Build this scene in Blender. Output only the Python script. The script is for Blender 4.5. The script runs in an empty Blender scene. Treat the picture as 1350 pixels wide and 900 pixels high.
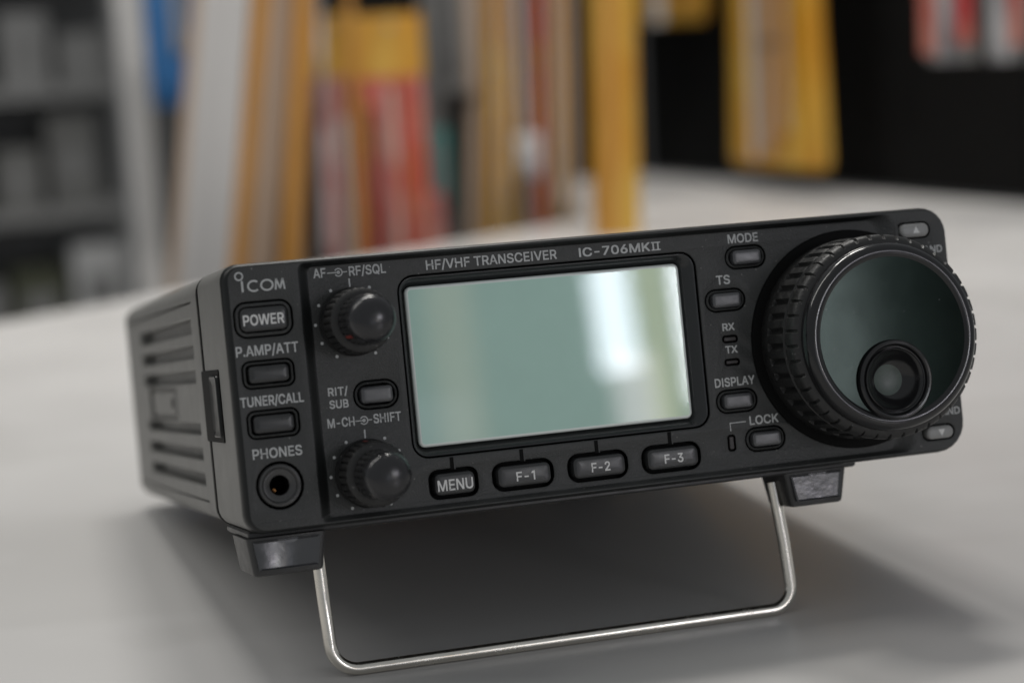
import bpy, bmesh, math, random
from mathutils import Matrix, Vector
from mathutils.geometry import tessellate_polygon
random.seed(7)
S = bpy.context.scene
COL = S.collection
PI = math.pi
MM = 0.001

# ------------------------------------------------------------------ camera
cd = bpy.data.cameras.new('camera')
cam = bpy.data.objects.new('camera', cd)
COL.objects.link(cam)
S.camera = cam
cd.sensor_width = 36.0
cd.lens = 72.125
cd.clip_start = 0.02
cd.clip_end = 60.0
cam.matrix_world = Matrix((
    (0.9538, 0.09274, -0.28576, -0.1484),
    (-0.29603, 0.12792, -0.94657, -0.4179),
    (-0.05123, 0.98744, 0.14946, 0.1349),
    (0, 0, 0, 1)))
cd.dof.use_dof = True
cd.dof.focus_distance = 0.444
cd.dof.aperture_fstop = 8.0
cd.dof.aperture_blades = 9

# ------------------------------------------------------------------ world and lamps
W = bpy.data.worlds.new('World')
S.world = W
W.use_nodes = True
W.node_tree.nodes['Background'].inputs[0].default_value = (0.93, 0.97, 1.0, 1)
W.node_tree.nodes['Background'].inputs[1].default_value = 0.31
S.view_settings.view_transform = 'Standard'
S.view_settings.look = 'None'
S.view_settings.exposure = 0.0
S.view_settings.gamma = 1.0


def area(name, loc, target, sx, sy, power, col=(1, 1, 1), spread=180):
    ld = bpy.data.lights.new(name, 'AREA')
    ld.shape = 'RECTANGLE'
    ld.size = sx
    ld.size_y = sy
    ld.energy = power
    ld.color = col
    ld.spread = math.radians(spread)
    o = bpy.data.objects.new(name, ld)
    COL.objects.link(o)
    o.location = loc
    d = Vector(target) - Vector(loc)
    o.rotation_euler = d.to_track_quat('-Z', 'Y').to_euler()
    return o


# ceiling tubes of the shop, behind and above the set, plus one added goods fill
CEIL = (1.0, 0.975, 0.93)
area('overhead_lamp', (-0.16, 0.60, 1.55), (0, 0.1, 0), 0.34, 0.10, 7, CEIL)
area('overhead_lamp', (0.26, 0.70, 1.55), (0, 0.1, 0), 0.34, 0.10, 8, CEIL)
area('overhead_lamp', (-1.1, 0.35, 1.5), (0, 0.1, 0), 0.25, 1.2, 7, CEIL)
area('overhead_lamp', (0.45, 0.05, 1.75), (0.22, 1.15, 0.0), 0.9, 0.25, 3.2, (1.0, 0.96, 0.91), 62)  # added fill, narrowed to brighten only the goods
area('overhead_lamp', (0.5, 2.3, 1.7), (0.1, 2.2, 0), 1.2, 0.25, 8, (1.0, 0.96, 0.90))
area('window_lamp', (0.765, -1.53, 0.37), (0.05, 0, 0.09), 0.055, 0.34, 1.0, (0.95, 0.88, 1.0))
area('added_tint_lamp', (0.838, -1.50, 0.36), (0.05, 0, 0.09), 0.03, 0.30, 0.03, (0.45, 0.9, 0.9))  # added lamp, puts a teal tint into the dial
# shop-front window strips and added tint lamps for shop goods, mirrored in the screen and the dial
area('window_lamp', (0.566, -1.57, 0.385), (0, 0, 0.09), 0.042, 0.21, 0.60, (0.84, 0.91, 1.0))
area('window_lamp', (0.640, -1.55, 0.36), (0, 0, 0.09), 0.020, 0.24, 0.42, (0.92, 0.93, 1.0))
area('window_lamp', (0.590, -1.60, 0.24), (0, 0, 0.09), 0.045, 0.12, 0.11, (1.0, 0.88, 0.9))
area('window_lamp', (0.235, -1.78, 0.15), (0, 0, 0.05), 0.44, 0.30, 0.32, (0.82, 0.86, 1.0))
area('added_tint_lamp', (0.612, -1.57, 0.33), (0, 0, 0.09), 0.035, 0.30, 0.11, (1.0, 0.85, 0.25))  # added lamp, yellow tint of shelf goods in the screen
area('added_tint_lamp', (0.402, -1.61, 0.33), (0, 0, 0.09), 0.045, 0.42, 0.08, (1.0, 0.66, 0.36))  # added lamp, amber tint of shelf goods in the screen


# ------------------------------------------------------------------ materials
def mat(name, col, rough=0.5, metal=0.0, var=0.0, vscale=60.0, bump=0.0, bscale=2500.0, coat=0.0,
        rvar=0.0, stretch=None, spec=0.5, trans=0.0, dust=0.0):
    m = bpy.data.materials.new(name)
    m.use_nodes = True
    nt = m.node_tree
    b = nt.nodes['Principled BSDF']
    b.inputs['Base Color'].default_value = (*col, 1)
    b.inputs['Roughness'].default_value = rough
    b.inputs['Metallic'].default_value = metal
    b.inputs['Coat Weight'].default_value = coat
    b.inputs['Coat Roughness'].default_value = 0.03
    b.inputs['Specular IOR Level'].default_value = spec
    b.inputs['Transmission Weight'].default_value = trans
    tc = nt.nodes.new('ShaderNodeTexCoord')
    mp = nt.nodes.new('ShaderNodeMapping')
    nt.links.new(tc.outputs['Object'], mp.inputs[0])
    if stretch:
        mp.inputs['Scale'].default_value = stretch
    if var or rvar:
        n = nt.nodes.new('ShaderNodeTexNoise')
        n.inputs['Scale'].default_value = vscale
        n.inputs['Detail'].default_value = 5
        nt.links.new(mp.outputs[0], n.inputs[0])
    if var:
        mx = nt.nodes.new('ShaderNodeMixRGB')
        mx.inputs[1].default_value = (*[c * (1 - var) for c in col], 1)
        mx.inputs[2].default_value = (*[min(1, c * (1 + var)) for c in col], 1)
        nt.links.new(n.outputs[0], mx.inputs[0])
        nt.links.new(mx.outputs[0], b.inputs['Base Color'])
    if dust:
        n3 = nt.nodes.new('ShaderNodeTexNoise')
        n3.inputs['Scale'].default_value = 1150
        n3.inputs['Detail'].default_value = 2
        nt.links.new(tc.outputs['Object'], n3.inputs[0])
        r3 = nt.nodes.new('ShaderNodeMapRange')
        r3.inputs['From Min'].default_value = 0.71
        r3.inputs['From Max'].default_value = 0.76
        r3.inputs['To Max'].default_value = dust
        nt.links.new(n3.outputs[0], r3.inputs[0])
        m3 = nt.nodes.new('ShaderNodeMixRGB')
        m3.inputs[2].default_value = (0.42, 0.41, 0.39, 1)
        if b.inputs['Base Color'].links:
            nt.links.new(b.inputs['Base Color'].links[0].from_socket, m3.inputs[1])
        else:
            m3.inputs[1].default_value = (*col, 1)
        nt.links.new(r3.outputs[0], m3.inputs[0])
        nt.links.new(m3.outputs[0], b.inputs['Base Color'])
    if rvar:
        mr = nt.nodes.new('ShaderNodeMapRange')
        mr.inputs['From Min'].default_value = 0.3
        mr.inputs['From Max'].default_value = 0.7
        mr.inputs['To Min'].default_value = max(0.02, rough - rvar)
        mr.inputs['To Max'].default_value = rough + rvar
        nt.links.new(n.outputs[0], mr.inputs[0])
        nt.links.new(mr.outputs[0], b.inputs['Roughness'])
    if bump:
        n2 = nt.nodes.new('ShaderNodeTexNoise')
        n2.inputs['Scale'].default_value = bscale
        n2.inputs['Detail'].default_value = 3
        nt.links.new(tc.outputs['Object'], n2.inputs[0])
        bp = nt.nodes.new('ShaderNodeBump')
        bp.inputs['Strength'].default_value = bump
        bp.inputs['Distance'].default_value = 0.0002
        nt.links.new(n2.outputs[0], bp.inputs['Height'])
        nt.links.new(bp.outputs[0], b.inputs['Normal'])
    return m


M = {}
M['face'] = mat('panel_plastic', (0.033, 0.0345, 0.034), 0.48, var=0.30, vscale=1500, bump=0.65, bscale=2600, rvar=0.08, dust=0.35)
M['case'] = mat('case_paint', (0.165, 0.163, 0.155), 0.5, dust=0.2, var=0.12, vscale=120, bump=0.25, bscale=3000, rvar=0.06)
M['black'] = mat('gap_black', (0.005, 0.005, 0.005), 0.6, spec=0.08)
M['gloss'] = mat('gloss_black', (0.010, 0.010, 0.011), 0.16, rvar=0.05, vscale=300)
M['bezel'] = mat('bezel_plastic', (0.018, 0.020, 0.021), 0.22, rvar=0.05, vscale=200)
M['key'] = mat('key_plastic', (0.028, 0.029, 0.030), 0.33, var=0.1, vscale=400, rvar=0.07)
M['keylight'] = mat('satin_key_plastic', (0.055, 0.056, 0.060), 0.36, var=0.1, vscale=400, rvar=0.05, spec=0.8)
M['keygrey'] = mat('grey_key_plastic', (0.27, 0.27, 0.265), 0.38, var=0.1, vscale=400)
M['print'] = mat('grey_print', (0.48, 0.49, 0.49), 0.6, var=0.2, vscale=1500)
M['keyprint'] = mat('white_print', (0.68, 0.68, 0.67), 0.5, var=0.08, vscale=1500)
M['red'] = mat('red_print', (0.17, 0.018, 0.012), 0.5, var=0.1, vscale=800)
M['rubber'] = mat('black_rubber', (0.012, 0.012, 0.012), 0.46, dust=0.3, var=0.25, vscale=700, bump=0.5, bscale=1500, rvar=0.12)
M['knob'] = mat('knob_plastic', (0.016, 0.016, 0.017), 0.24, bump=0.2, bscale=1800, rvar=0.08, vscale=300)
M['cap'] = mat('knob_cap', (0.017, 0.017, 0.019), 0.2, dust=0.3, bump=0.12, bscale=2500, rvar=0.04, vscale=300)
M['disc'] = mat('anodised_disc', (0.0085, 0.0115, 0.0098), 0.11, metal=1.0, var=0.35, vscale=140, dust=0.08)
M['cup'] = mat('cloudy_cup_floor', (0.075, 0.095, 0.085), 0.4, var=0.5, vscale=350, rvar=0.1)  # lighter, cloudy grey-green floor of the finger cup
M['lcd'] = mat('lcd_glass', (0.47, 0.69, 0.61), 0.6, var=0.04, vscale=120, coat=1.0, spec=0.0)
M['rim'] = mat('lcd_rim_highlight', (0.80, 0.86, 0.83), 0.12, coat=1.0)  # highlight along the glass edge put into a pale colour
M['trimshade'] = mat('dark_trim_shade', (0.011, 0.012, 0.012), 0.36, spec=0.3, rvar=0.05, vscale=300)
M['led'] = mat('led_window', (0.014, 0.010, 0.010), 0.45)
M['steel'] = mat('nickel_wire', (0.72, 0.69, 0.63), 0.22, metal=1.0, var=0.06, vscale=400, rvar=0.08)
M['foot'] = mat('foot_plastic', (0.030, 0.030, 0.030), 0.4, bump=0.15, rvar=0.05, vscale=300)
M['footpad'] = mat('foot_gloss', (0.04, 0.041, 0.045), 0.22, rvar=0.12, vscale=160, bump=0.5, bscale=260, spec=1.0)
M['dim'] = mat('dim_goods', (0.15, 0.15, 0.145), 0.6, var=0.5, vscale=14)
M['brass'] = mat('jack_contact', (0.6, 0.3, 0.12), 0.3, metal=1.0)
M['jackring'] = mat('jack_ring', (0.05, 0.05, 0.05), 0.3, rvar=0.05, vscale=300)


# ------------------------------------------------------------------ mesh helpers (millimetres)
OFF = (0.0, 12.0, -61.4)   # radio-local point that is the base of the set


class MB:
    def __init__(self):
        self.v, self.f, self.m = [], [], []

    def add(self, verts, faces, mi=0):
        b = len(self.v)
        self.v += [tuple(p) for p in verts]
        for f in faces:
            self.f.append([b + i for i in f])
            self.m.append(mi)

    def loft(self, loops, mi=0, cap0=False, cap1=False, closed=True):
        n = len(loops[0])
        vs = [p for l in loops for p in l]
        fs = []
        for k in range(len(loops) - 1):
            for i in range(n if closed else n - 1):
                j = (i + 1) % n
                fs.append((k * n + i, k * n + j, (k + 1) * n + j, (k + 1) * n + i))
        if cap0:
            fs.append(list(range(n))[::-1])
        if cap1:
            fs.append([(len(loops) - 1) * n + i for i in range(n)])
        self.add(vs, fs, mi)

    def plate(self, outer, holes, fn, mi=0):
        """flat sheet: outer 2-D outline with holes, fn maps 2-D to 3-D"""
        pl = [[Vector((a, b, 0)) for a, b in outer]] + [[Vector((a, b, 0)) for a, b in h] for h in holes]
        tris = tessellate_polygon(pl)
        flat = [p for l in pl for p in l]
        self.add([fn(p.x, p.y) for p in flat], [t for t in tris], mi)

    def box(self, x0, x1, y0, y1, z0, z1, mi=0, bev=0.0):
        if bev <= 0:
            vs = [(x, y, z) for z in (z0, z1) for y in (y0, y1) for x in (x0, x1)]
            self.add(vs, [(0, 2, 3, 1), (4, 5, 7, 6), (0, 1, 5, 4), (2, 6, 7, 3), (0, 4, 6, 2), (1, 3, 7, 5)], mi)
            return
        b = bev
        L = []
        for (z, i) in ((z0, b), (z0 + b, 0), (z1 - b, 0), (z1, b)):
            r = rr((x0 + x1) / 2, (y0 + y1) / 2, x1 - x0 - 2 * i, y1 - y0 - 2 * i, b, 3)
            L.append([(a, c, z) for a, c in r])
        self.loft(L, mi, True, True)

    def tube(self, pts, r, n=14, mi=0, closed=False):
        pts = [Vector(p) for p in pts]
        loops = []
        prev = None
        for i, p in enumerate(pts):
            t = ((pts[i + 1] if i + 1 < len(pts) else p) - (pts[i - 1] if i > 0 else p)).normalized()
            u = prev if prev is not None else t.orthogonal()
            u = (u - t * u.dot(t)).normalized()
            prev = u
            w = t.cross(u)
            loops.append([tuple(p + r * (math.cos(2 * PI * k / n) * u + math.sin(2 * PI * k / n) * w)) for k in range(n)])
        self.loft(loops, mi, True, True)

    def build(self, name, mats, parent=None, off=OFF, angle=32, smooth=True):
        me = bpy.data.meshes.new(name)
        me.from_pydata([((x - off[0]) * MM, (y - off[1]) * MM, (z - off[2]) * MM) for x, y, z in self.v], [], self.f)
        for q in (mats if isinstance(mats, (list, tuple)) else [mats]):
            me.materials.append(q)
        me.polygons.foreach_set('material_index', self.m)
        bm = bmesh.new()
        bm.from_mesh(me)
        bmesh.ops.remove_doubles(bm, verts=bm.verts, dist=1e-7)
        bmesh.ops.recalc_face_normals(bm, faces=bm.faces)
        bm.to_mesh(me)
        bm.free()
        if smooth:
            me.polygons.foreach_set('use_smooth', [True] * len(me.polygons))
            me.set_sharp_from_angle(angle=math.radians(angle))
        me.update()
        o = bpy.data.objects.new(name, me)
        COL.objects.link(o)
        if parent:
            o.parent = parent
        return o


def rr(cx, cz, w, h, r, seg=6):
    """rounded rectangle, r a number or radii (tr, tl, bl, br)"""
    rs = r if isinstance(r, (list, tuple)) else (r,) * 4
    out = []
    for (sx, sz, a0, q) in ((1, 1, 0, rs[0]), (-1, 1, 90, rs[1]), (-1, -1, 180, rs[2]), (1, -1, 270, rs[3])):
        q = max(0.01, min(q, w / 2 - 1e-3, h / 2 - 1e-3))
        px, pz = cx + sx * (w / 2 - q), cz + sz * (h / 2 - q)
        for k in range(seg + 1):
            a = math.radians(a0 + 90 * k / seg)
            out.append((px + q * math.cos(a), pz + q * math.sin(a)))
    return out


def rri(cx, cz, w, h, r, i, seg=6):
    """the same outline, inset by i (outset when negative)"""
    rs = r if isinstance(r, (list, tuple)) else (r,) * 4
    return rr(cx, cz, w - 2 * i, h - 2 * i, tuple(max(0.05, q - i) for q in rs), seg)


def circ(cx, cz, r, n=48):
    return [(cx + r * math.cos(2 * PI * k / n), cz + r * math.sin(2 * PI * k / n)) for k in range(n)]


def at(poly, y):
    return [(a, y, b) for a, b in poly]


def prop(o, label=None, cat=None, group=None, kind=None):
    for k, v in (('label', label), ('category', cat), ('group', group), ('kind', kind)):
        if v:
            o[k] = v
    return o


def empty(name, loc, rx=0.0, rz=0.0):
    o = bpy.data.objects.new(name, None)
    COL.objects.link(o)
    o.empty_display_size = 0.02
    o.location = loc
    o.rotation_euler = (rx, 0, rz)
    return o


# lettering: advance, then slabs of y0, y1, left and right edge at y0, left and right edge at y1 (capital height 509)
GLYPHS = {
    'A': (480, [0,142,16,85,68,135,0,142,395,463,344,411,142,199,68,411,88,390,199,302,88,155,126,191,199,302,324,390,287,352,302,333,126,191,137,201,302,333,287,352,276,341,333,334,137,201,137,201,333,334,276,341,276,340,334,371,137,201,151,213,334,371,276,340,264,327,371,372,151,213,151,213,371,372,264,327,264,326,372,419,151,213,168,228,372,419,264,326,250,309,419,420,168,228,169,228,419,420,250,309,250,309,420,456,169,228,182,239,420,456,250,309,239,295,456,478,182,295,190,287,478,509,190,287,201,276]),
    'B': (456, [0,4,60,247,60,301,4,18,60,301,60,344,18,39,60,344,60,377,39,57,60,377,60,392,57,63,60,125,60,125,57,63,245,392,296,397,63,67,60,125,60,125,63,67,296,397,304,400,67,80,60,125,60,125,67,80,304,400,330,405,80,100,60,125,60,125,80,100,330,405,345,413,100,105,60,125,60,125,100,105,345,413,349,414,105,136,60,125,60,125,105,136,349,414,355,418,136,137,60,125,60,125,136,137,355,418,355,418,137,161,60,125,60,125,137,161,355,418,352,415,161,173,60,125,60,125,161,173,352,415,347,414,173,184,60,125,60,125,173,184,347,414,342,410,184,203,60,125,60,125,184,203,342,410,327,402,203,218,60,125,60,125,203,218,327,402,306,391,218,227,60,125,60,125,218,227,306,391,282,385,227,228,60,125,60,125,227,228,282,385,279,384,228,231,60,125,60,125,228,231,279,384,248,380,231,245,60,380,60,363,245,257,60,363,60,339,257,262,60,339,60,315,262,267,60,315,60,315,267,275,60,315,60,336,275,285,60,336,60,354,285,286,60,125,60,125,285,286,238,354,247,356,286,288,60,125,60,125,286,288,247,356,265,358,288,296,60,125,60,125,288,296,265,358,288,367,296,301,60,125,60,125,296,301,288,367,296,373,301,309,60,125,60,125,301,309,296,373,308,379,309,320,60,125,60,125,309,320,308,379,318,387,320,326,60,125,60,125,320,326,318,387,323,389,326,344,60,125,60,125,326,344,323,389,331,395,344,348,60,125,60,125,344,348,331,395,333,395,348,372,60,125,60,125,348,372,333,395,336,398,372,374,60,125,60,125,372,374,336,398,336,398,374,403,60,125,60,125,374,403,336,398,330,395,403,410,60,125,60,125,403,410,330,395,325,394,410,429,60,125,60,125,410,429,325,394,313,386,429,442,60,125,60,125,429,442,313,386,290,381,442,446,60,125,60,125,442,446,290,381,283,378,446,452,60,125,60,125,446,452,283,378,240,373,452,469,60,373,60,359,469,491,60,359,60,329,491,504,60,329,60,289,504,509,60,289,60,241]),
    'C': (510, [-7,-4,267,267,244,305,-4,1,244,305,205,325,1,5,205,325,196,341,5,19,196,341,164,373,19,25,164,373,150,382,25,38,150,382,134,402,38,53,134,402,116,418,53,55,116,267,114,252,53,55,267,418,292,420,55,59,114,252,109,223,55,59,292,420,310,425,59,60,109,223,108,221,59,60,310,425,315,426,60,62,108,221,105,216,60,62,315,426,320,428,62,63,105,216,104,214,62,63,320,428,322,429,63,69,104,214,100,200,63,69,322,429,337,433,69,76,100,200,96,184,69,76,337,433,349,438,76,81,96,184,92,178,76,81,349,438,357,441,81,91,92,178,86,167,81,91,357,441,369,448,91,96,86,167,82,161,91,96,369,448,375,450,96,105,82,161,77,151,96,105,375,450,382,454,105,114,77,151,71,145,105,114,382,454,389,458,114,115,71,145,70,144,114,115,389,458,390,459,115,124,70,144,67,139,115,124,390,459,394,463,124,136,67,139,63,131,124,136,394,463,401,466,136,145,63,131,60,125,136,145,401,466,404,469,145,160,60,125,55,120,145,160,404,469,408,473,160,179,55,120,48,114,179,194,48,114,46,109,194,254,46,109,40,103,254,314,40,103,46,109,314,329,46,109,48,114,329,348,48,114,55,120,348,364,55,120,60,125,348,364,408,473,404,469,364,373,60,125,63,131,364,373,404,469,401,466,373,385,63,131,67,138,373,385,401,466,394,463,385,393,67,138,70,144,385,393,394,463,390,459,393,395,70,144,71,145,393,395,390,459,389,458,395,403,71,145,77,150,395,403,389,458,383,455,403,413,77,150,83,162,403,413,383,455,375,450,413,418,83,162,86,168,413,418,375,450,369,448,418,428,86,168,93,179,418,428,369,448,357,441,428,432,93,179,96,184,428,432,357,441,350,438,432,440,96,184,101,201,432,440,350,438,337,432,440,445,101,201,104,212,440,445,337,432,325,428,445,447,104,212,106,216,445,447,325,428,320,427,447,449,106,216,109,221,447,449,320,427,315,425,449,450,109,221,110,223,449,450,315,425,310,424,450,454,110,223,115,252,450,454,310,424,292,420,454,456,115,252,117,267,454,456,292,420,267,418,456,471,117,418,135,402,471,484,135,402,150,382,484,490,150,382,164,373,490,504,164,373,196,340,504,508,196,340,205,324,508,513,205,324,244,305,513,516,244,305,267,267]),
    'D': (502, [0,8,60,219,60,291,8,31,60,291,60,351,31,57,60,351,60,384,57,63,60,125,60,125,57,63,215,384,272,392,63,68,60,125,60,125,63,68,272,392,285,398,68,81,60,125,60,125,68,81,285,398,318,407,81,110,60,125,60,125,81,110,318,407,354,427,110,119,60,125,60,125,110,119,354,427,360,433,119,149,60,125,60,125,119,149,360,433,379,444,149,181,60,125,60,125,149,181,379,444,389,455,181,198,60,125,60,125,181,198,389,455,394,457,198,255,60,125,60,125,198,255,394,457,399,462,255,312,60,125,60,125,255,312,399,462,394,457,312,329,60,125,60,125,312,329,394,457,389,455,329,361,60,125,60,125,329,361,389,455,379,444,361,391,60,125,60,125,361,391,379,444,359,433,391,399,60,125,60,125,391,399,359,433,354,428,399,428,60,125,60,125,399,428,354,428,320,408,428,441,60,125,60,125,428,441,320,408,288,399,441,446,60,125,60,125,441,446,288,399,275,393,446,452,60,125,60,125,446,452,275,393,221,385,452,478,60,385,60,353,478,501,60,353,60,294,501,509,60,294,60,225]),
    'E': (419, [0,57,60,375,60,375,57,229,60,125,60,125,229,286,60,355,60,355,286,452,60,125,60,125,452,509,60,372,60,372]),
    'F': (410, [0,221,60,125,60,125,221,278,60,346,60,346,278,452,60,125,60,125,452,509,60,369,60,369]),
    'H': (517, [0,232,60,125,60,125,0,232,392,457,392,457,232,289,60,457,60,457,289,509,60,125,60,125,289,509,392,457,392,457]),
    'I': (225, [0,509,80,145,80,145]),
    'K': (467, [0,145,60,125,60,125,0,145,372,449,269,345,145,167,60,125,60,125,145,167,269,345,253,330,167,193,60,125,60,149,167,193,253,330,235,311,193,216,60,149,60,171,193,216,235,311,219,295,216,225,60,171,60,180,216,225,219,295,212,288,225,239,60,180,60,193,225,239,212,288,202,278,239,242,60,193,60,196,239,242,202,278,200,276,242,245,60,124,60,124,242,245,124,196,127,199,242,245,200,276,198,274,245,259,60,124,60,124,245,259,127,274,137,264,259,261,60,124,60,124,259,261,137,264,139,262,261,276,60,124,60,124,261,276,139,262,152,252,276,282,60,124,60,125,276,282,152,252,157,247,282,289,60,125,60,125,282,289,157,247,163,242,289,303,60,125,60,125,289,303,163,243,174,256,303,309,60,125,60,125,303,309,174,256,179,262,309,324,60,125,60,125,309,324,179,262,193,276,324,334,60,125,60,125,324,334,193,276,202,285,334,344,60,125,60,125,334,344,202,285,212,294,344,509,60,125,60,125,344,509,212,294,364,448]),
    'L': (393, [0,57,60,361,60,361,57,509,60,125,60,125]),
    'M': (628, [0,49,60,122,60,122,0,49,286,342,266,361,0,49,504,568,504,568,49,65,60,122,60,122,49,65,266,361,260,367,49,65,504,568,504,568,65,73,60,122,60,122,65,73,260,367,257,371,65,73,504,568,504,568,73,83,60,122,60,122,73,83,257,314,253,311,73,83,315,371,318,375,73,83,504,568,504,568,83,84,60,122,60,122,83,84,253,311,253,311,83,84,318,375,318,375,83,84,504,568,504,568,84,102,60,122,60,122,84,102,253,311,245,305,84,102,318,375,324,382,84,102,504,568,504,568,102,103,60,122,60,122,102,103,245,305,245,305,102,103,324,382,324,382,102,103,504,568,504,568,103,121,60,122,60,122,103,121,245,305,238,300,103,121,324,382,330,389,103,121,504,568,504,568,121,123,60,122,60,122,121,123,238,300,237,299,121,123,330,389,331,390,121,123,504,568,504,568,123,140,60,122,60,122,123,140,237,299,230,293,123,140,331,390,336,397,123,140,504,568,504,568,140,141,60,122,60,122,140,141,230,293,230,293,140,141,336,397,336,397,140,141,504,568,504,568,141,158,60,122,60,122,141,158,230,293,223,287,141,158,336,397,342,404,141,158,504,568,504,568,158,159,60,122,60,122,158,159,223,287,223,287,158,159,342,404,342,404,158,159,504,568,504,568,159,174,60,122,60,122,159,174,223,287,217,282,159,174,342,404,348,410,159,174,504,568,504,568,174,187,60,122,60,122,174,187,217,282,211,277,174,187,348,410,352,415,174,187,504,568,504,568,187,291,60,122,60,122,187,291,211,277,170,237,187,291,352,415,392,456,187,291,504,568,504,568,291,304,60,122,60,122,291,304,170,237,165,232,291,304,392,456,397,461,291,304,504,568,504,568,304,305,60,122,60,122,304,305,165,232,165,231,304,305,397,461,397,461,304,305,504,568,504,568,305,308,60,122,60,122,305,308,165,231,164,230,305,308,397,461,399,462,305,308,504,568,504,568,308,309,60,122,60,122,308,309,164,230,163,230,308,309,399,462,399,462,308,309,504,568,504,568,309,321,60,122,60,122,309,321,163,230,159,225,309,321,399,462,404,467,309,321,504,568,504,568,321,322,60,122,60,122,321,322,159,225,159,225,321,322,404,467,404,467,321,322,504,568,504,568,322,327,60,122,60,122,322,327,159,225,157,223,322,327,404,467,406,469,322,327,504,568,504,568,327,328,60,122,60,122,327,328,157,223,156,222,327,328,406,469,406,469,327,328,504,568,504,568,328,340,60,122,60,122,328,340,156,222,152,218,328,340,406,469,411,474,328,340,504,568,505,568,340,341,60,122,60,122,340,341,152,218,152,217,340,341,411,474,411,474,340,341,505,568,505,568,341,347,60,122,60,122,341,347,152,217,150,215,341,347,411,474,414,476,341,347,505,568,505,568,347,361,60,122,60,121,347,361,150,215,145,209,347,361,414,476,419,481,347,361,505,568,505,568,361,363,60,121,60,121,361,363,145,209,144,209,361,363,419,481,420,482,361,363,505,568,505,568,363,369,60,121,60,121,363,369,144,209,142,206,363,369,420,482,422,484,363,369,505,568,505,568,369,372,60,121,60,121,369,372,142,206,141,205,369,372,422,484,423,485,369,372,505,568,505,568,372,384,60,121,60,120,372,384,141,205,137,201,372,384,423,485,428,489,372,384,505,568,505,568,384,386,60,120,60,120,384,386,137,201,136,200,384,386,428,489,429,490,384,386,505,568,505,568,386,394,60,120,60,120,386,394,136,200,134,197,386,394,429,490,432,493,386,394,505,568,506,568,394,408,60,120,60,120,394,408,134,197,129,191,394,408,432,493,437,498,394,408,506,568,506,568,408,409,60,120,60,120,408,409,129,191,129,191,408,409,437,498,437,498,408,409,506,568,506,568,409,413,60,120,60,120,409,413,129,191,127,189,409,413,437,498,439,499,409,413,506,568,506,568,413,416,60,120,60,120,413,416,127,189,126,188,413,416,439,499,440,500,413,416,506,568,506,568,416,432,60,120,60,119,416,432,126,188,121,182,416,432,440,500,446,505,416,432,506,568,507,568,432,433,60,119,60,119,432,433,121,182,121,182,432,433,446,505,447,505,432,433,507,568,507,568,433,435,60,119,60,119,433,435,121,182,120,181,433,435,447,505,448,506,433,435,507,568,507,568,435,437,60,119,60,119,435,437,120,181,119,180,435,437,448,506,448,506,435,437,507,568,507,568,437,438,60,119,60,119,437,438,119,180,119,180,437,438,448,506,449,507,437,438,507,568,507,568,438,439,60,180,60,179,438,439,449,507,449,507,438,439,507,568,507,568,439,457,60,179,60,172,439,457,449,568,456,568,457,509,60,172,60,152,457,509,456,568,476,568]),
    'N': (523, [0,54,60,125,60,125,0,54,387,463,353,463,54,55,60,125,60,125,54,55,353,463,352,463,55,80,60,125,60,125,55,80,352,463,336,463,80,81,60,125,60,125,80,81,336,402,335,401,80,81,402,463,402,463,81,82,60,125,60,125,81,82,335,401,335,401,81,82,402,463,402,463,82,107,60,125,60,125,82,107,335,401,319,388,82,107,402,463,401,463,107,108,60,125,60,125,107,108,319,388,318,387,107,108,401,463,401,463,108,130,60,125,60,125,108,130,318,387,304,375,108,130,401,463,400,463,130,134,60,125,60,125,130,134,304,375,302,373,130,134,400,463,400,463,134,151,60,125,60,125,134,151,302,373,291,363,134,151,400,463,399,463,151,157,60,125,60,125,151,157,291,363,287,359,151,157,399,463,399,463,157,169,60,125,60,125,157,169,287,359,279,352,157,169,399,463,399,463,169,178,60,125,60,125,169,178,279,352,273,346,169,178,399,463,399,463,178,183,60,125,60,125,178,183,273,346,270,343,178,183,399,463,399,463,183,195,60,125,60,125,183,195,270,343,263,335,183,195,399,463,399,463,195,290,60,125,60,125,195,290,263,335,202,275,195,290,399,463,399,463,290,291,60,125,60,125,290,291,202,275,201,274,290,291,399,463,399,463,291,307,60,125,60,125,291,307,201,274,192,264,291,307,399,463,399,463,307,310,60,125,60,125,307,310,192,264,190,262,307,310,399,463,399,463,310,328,60,125,60,124,310,328,190,262,179,251,310,328,399,463,399,463,328,331,60,124,60,124,328,331,179,251,177,249,328,331,399,463,399,463,331,354,60,124,60,123,331,354,177,249,164,234,331,354,399,463,399,463,354,381,60,123,60,122,354,381,164,234,148,217,354,381,399,463,399,463,381,384,60,122,60,122,381,384,148,217,146,215,381,384,399,463,399,463,384,413,60,122,60,121,384,413,146,215,130,197,384,413,399,463,399,463,413,417,60,121,60,121,413,417,130,197,128,194,413,417,399,463,399,463,417,430,60,121,60,120,417,430,128,194,120,186,417,430,399,463,399,463,430,452,60,186,60,172,430,452,399,463,399,463,452,454,60,172,60,171,452,454,399,463,399,463,454,509,60,171,60,136,454,509,399,463,399,463]),
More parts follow.
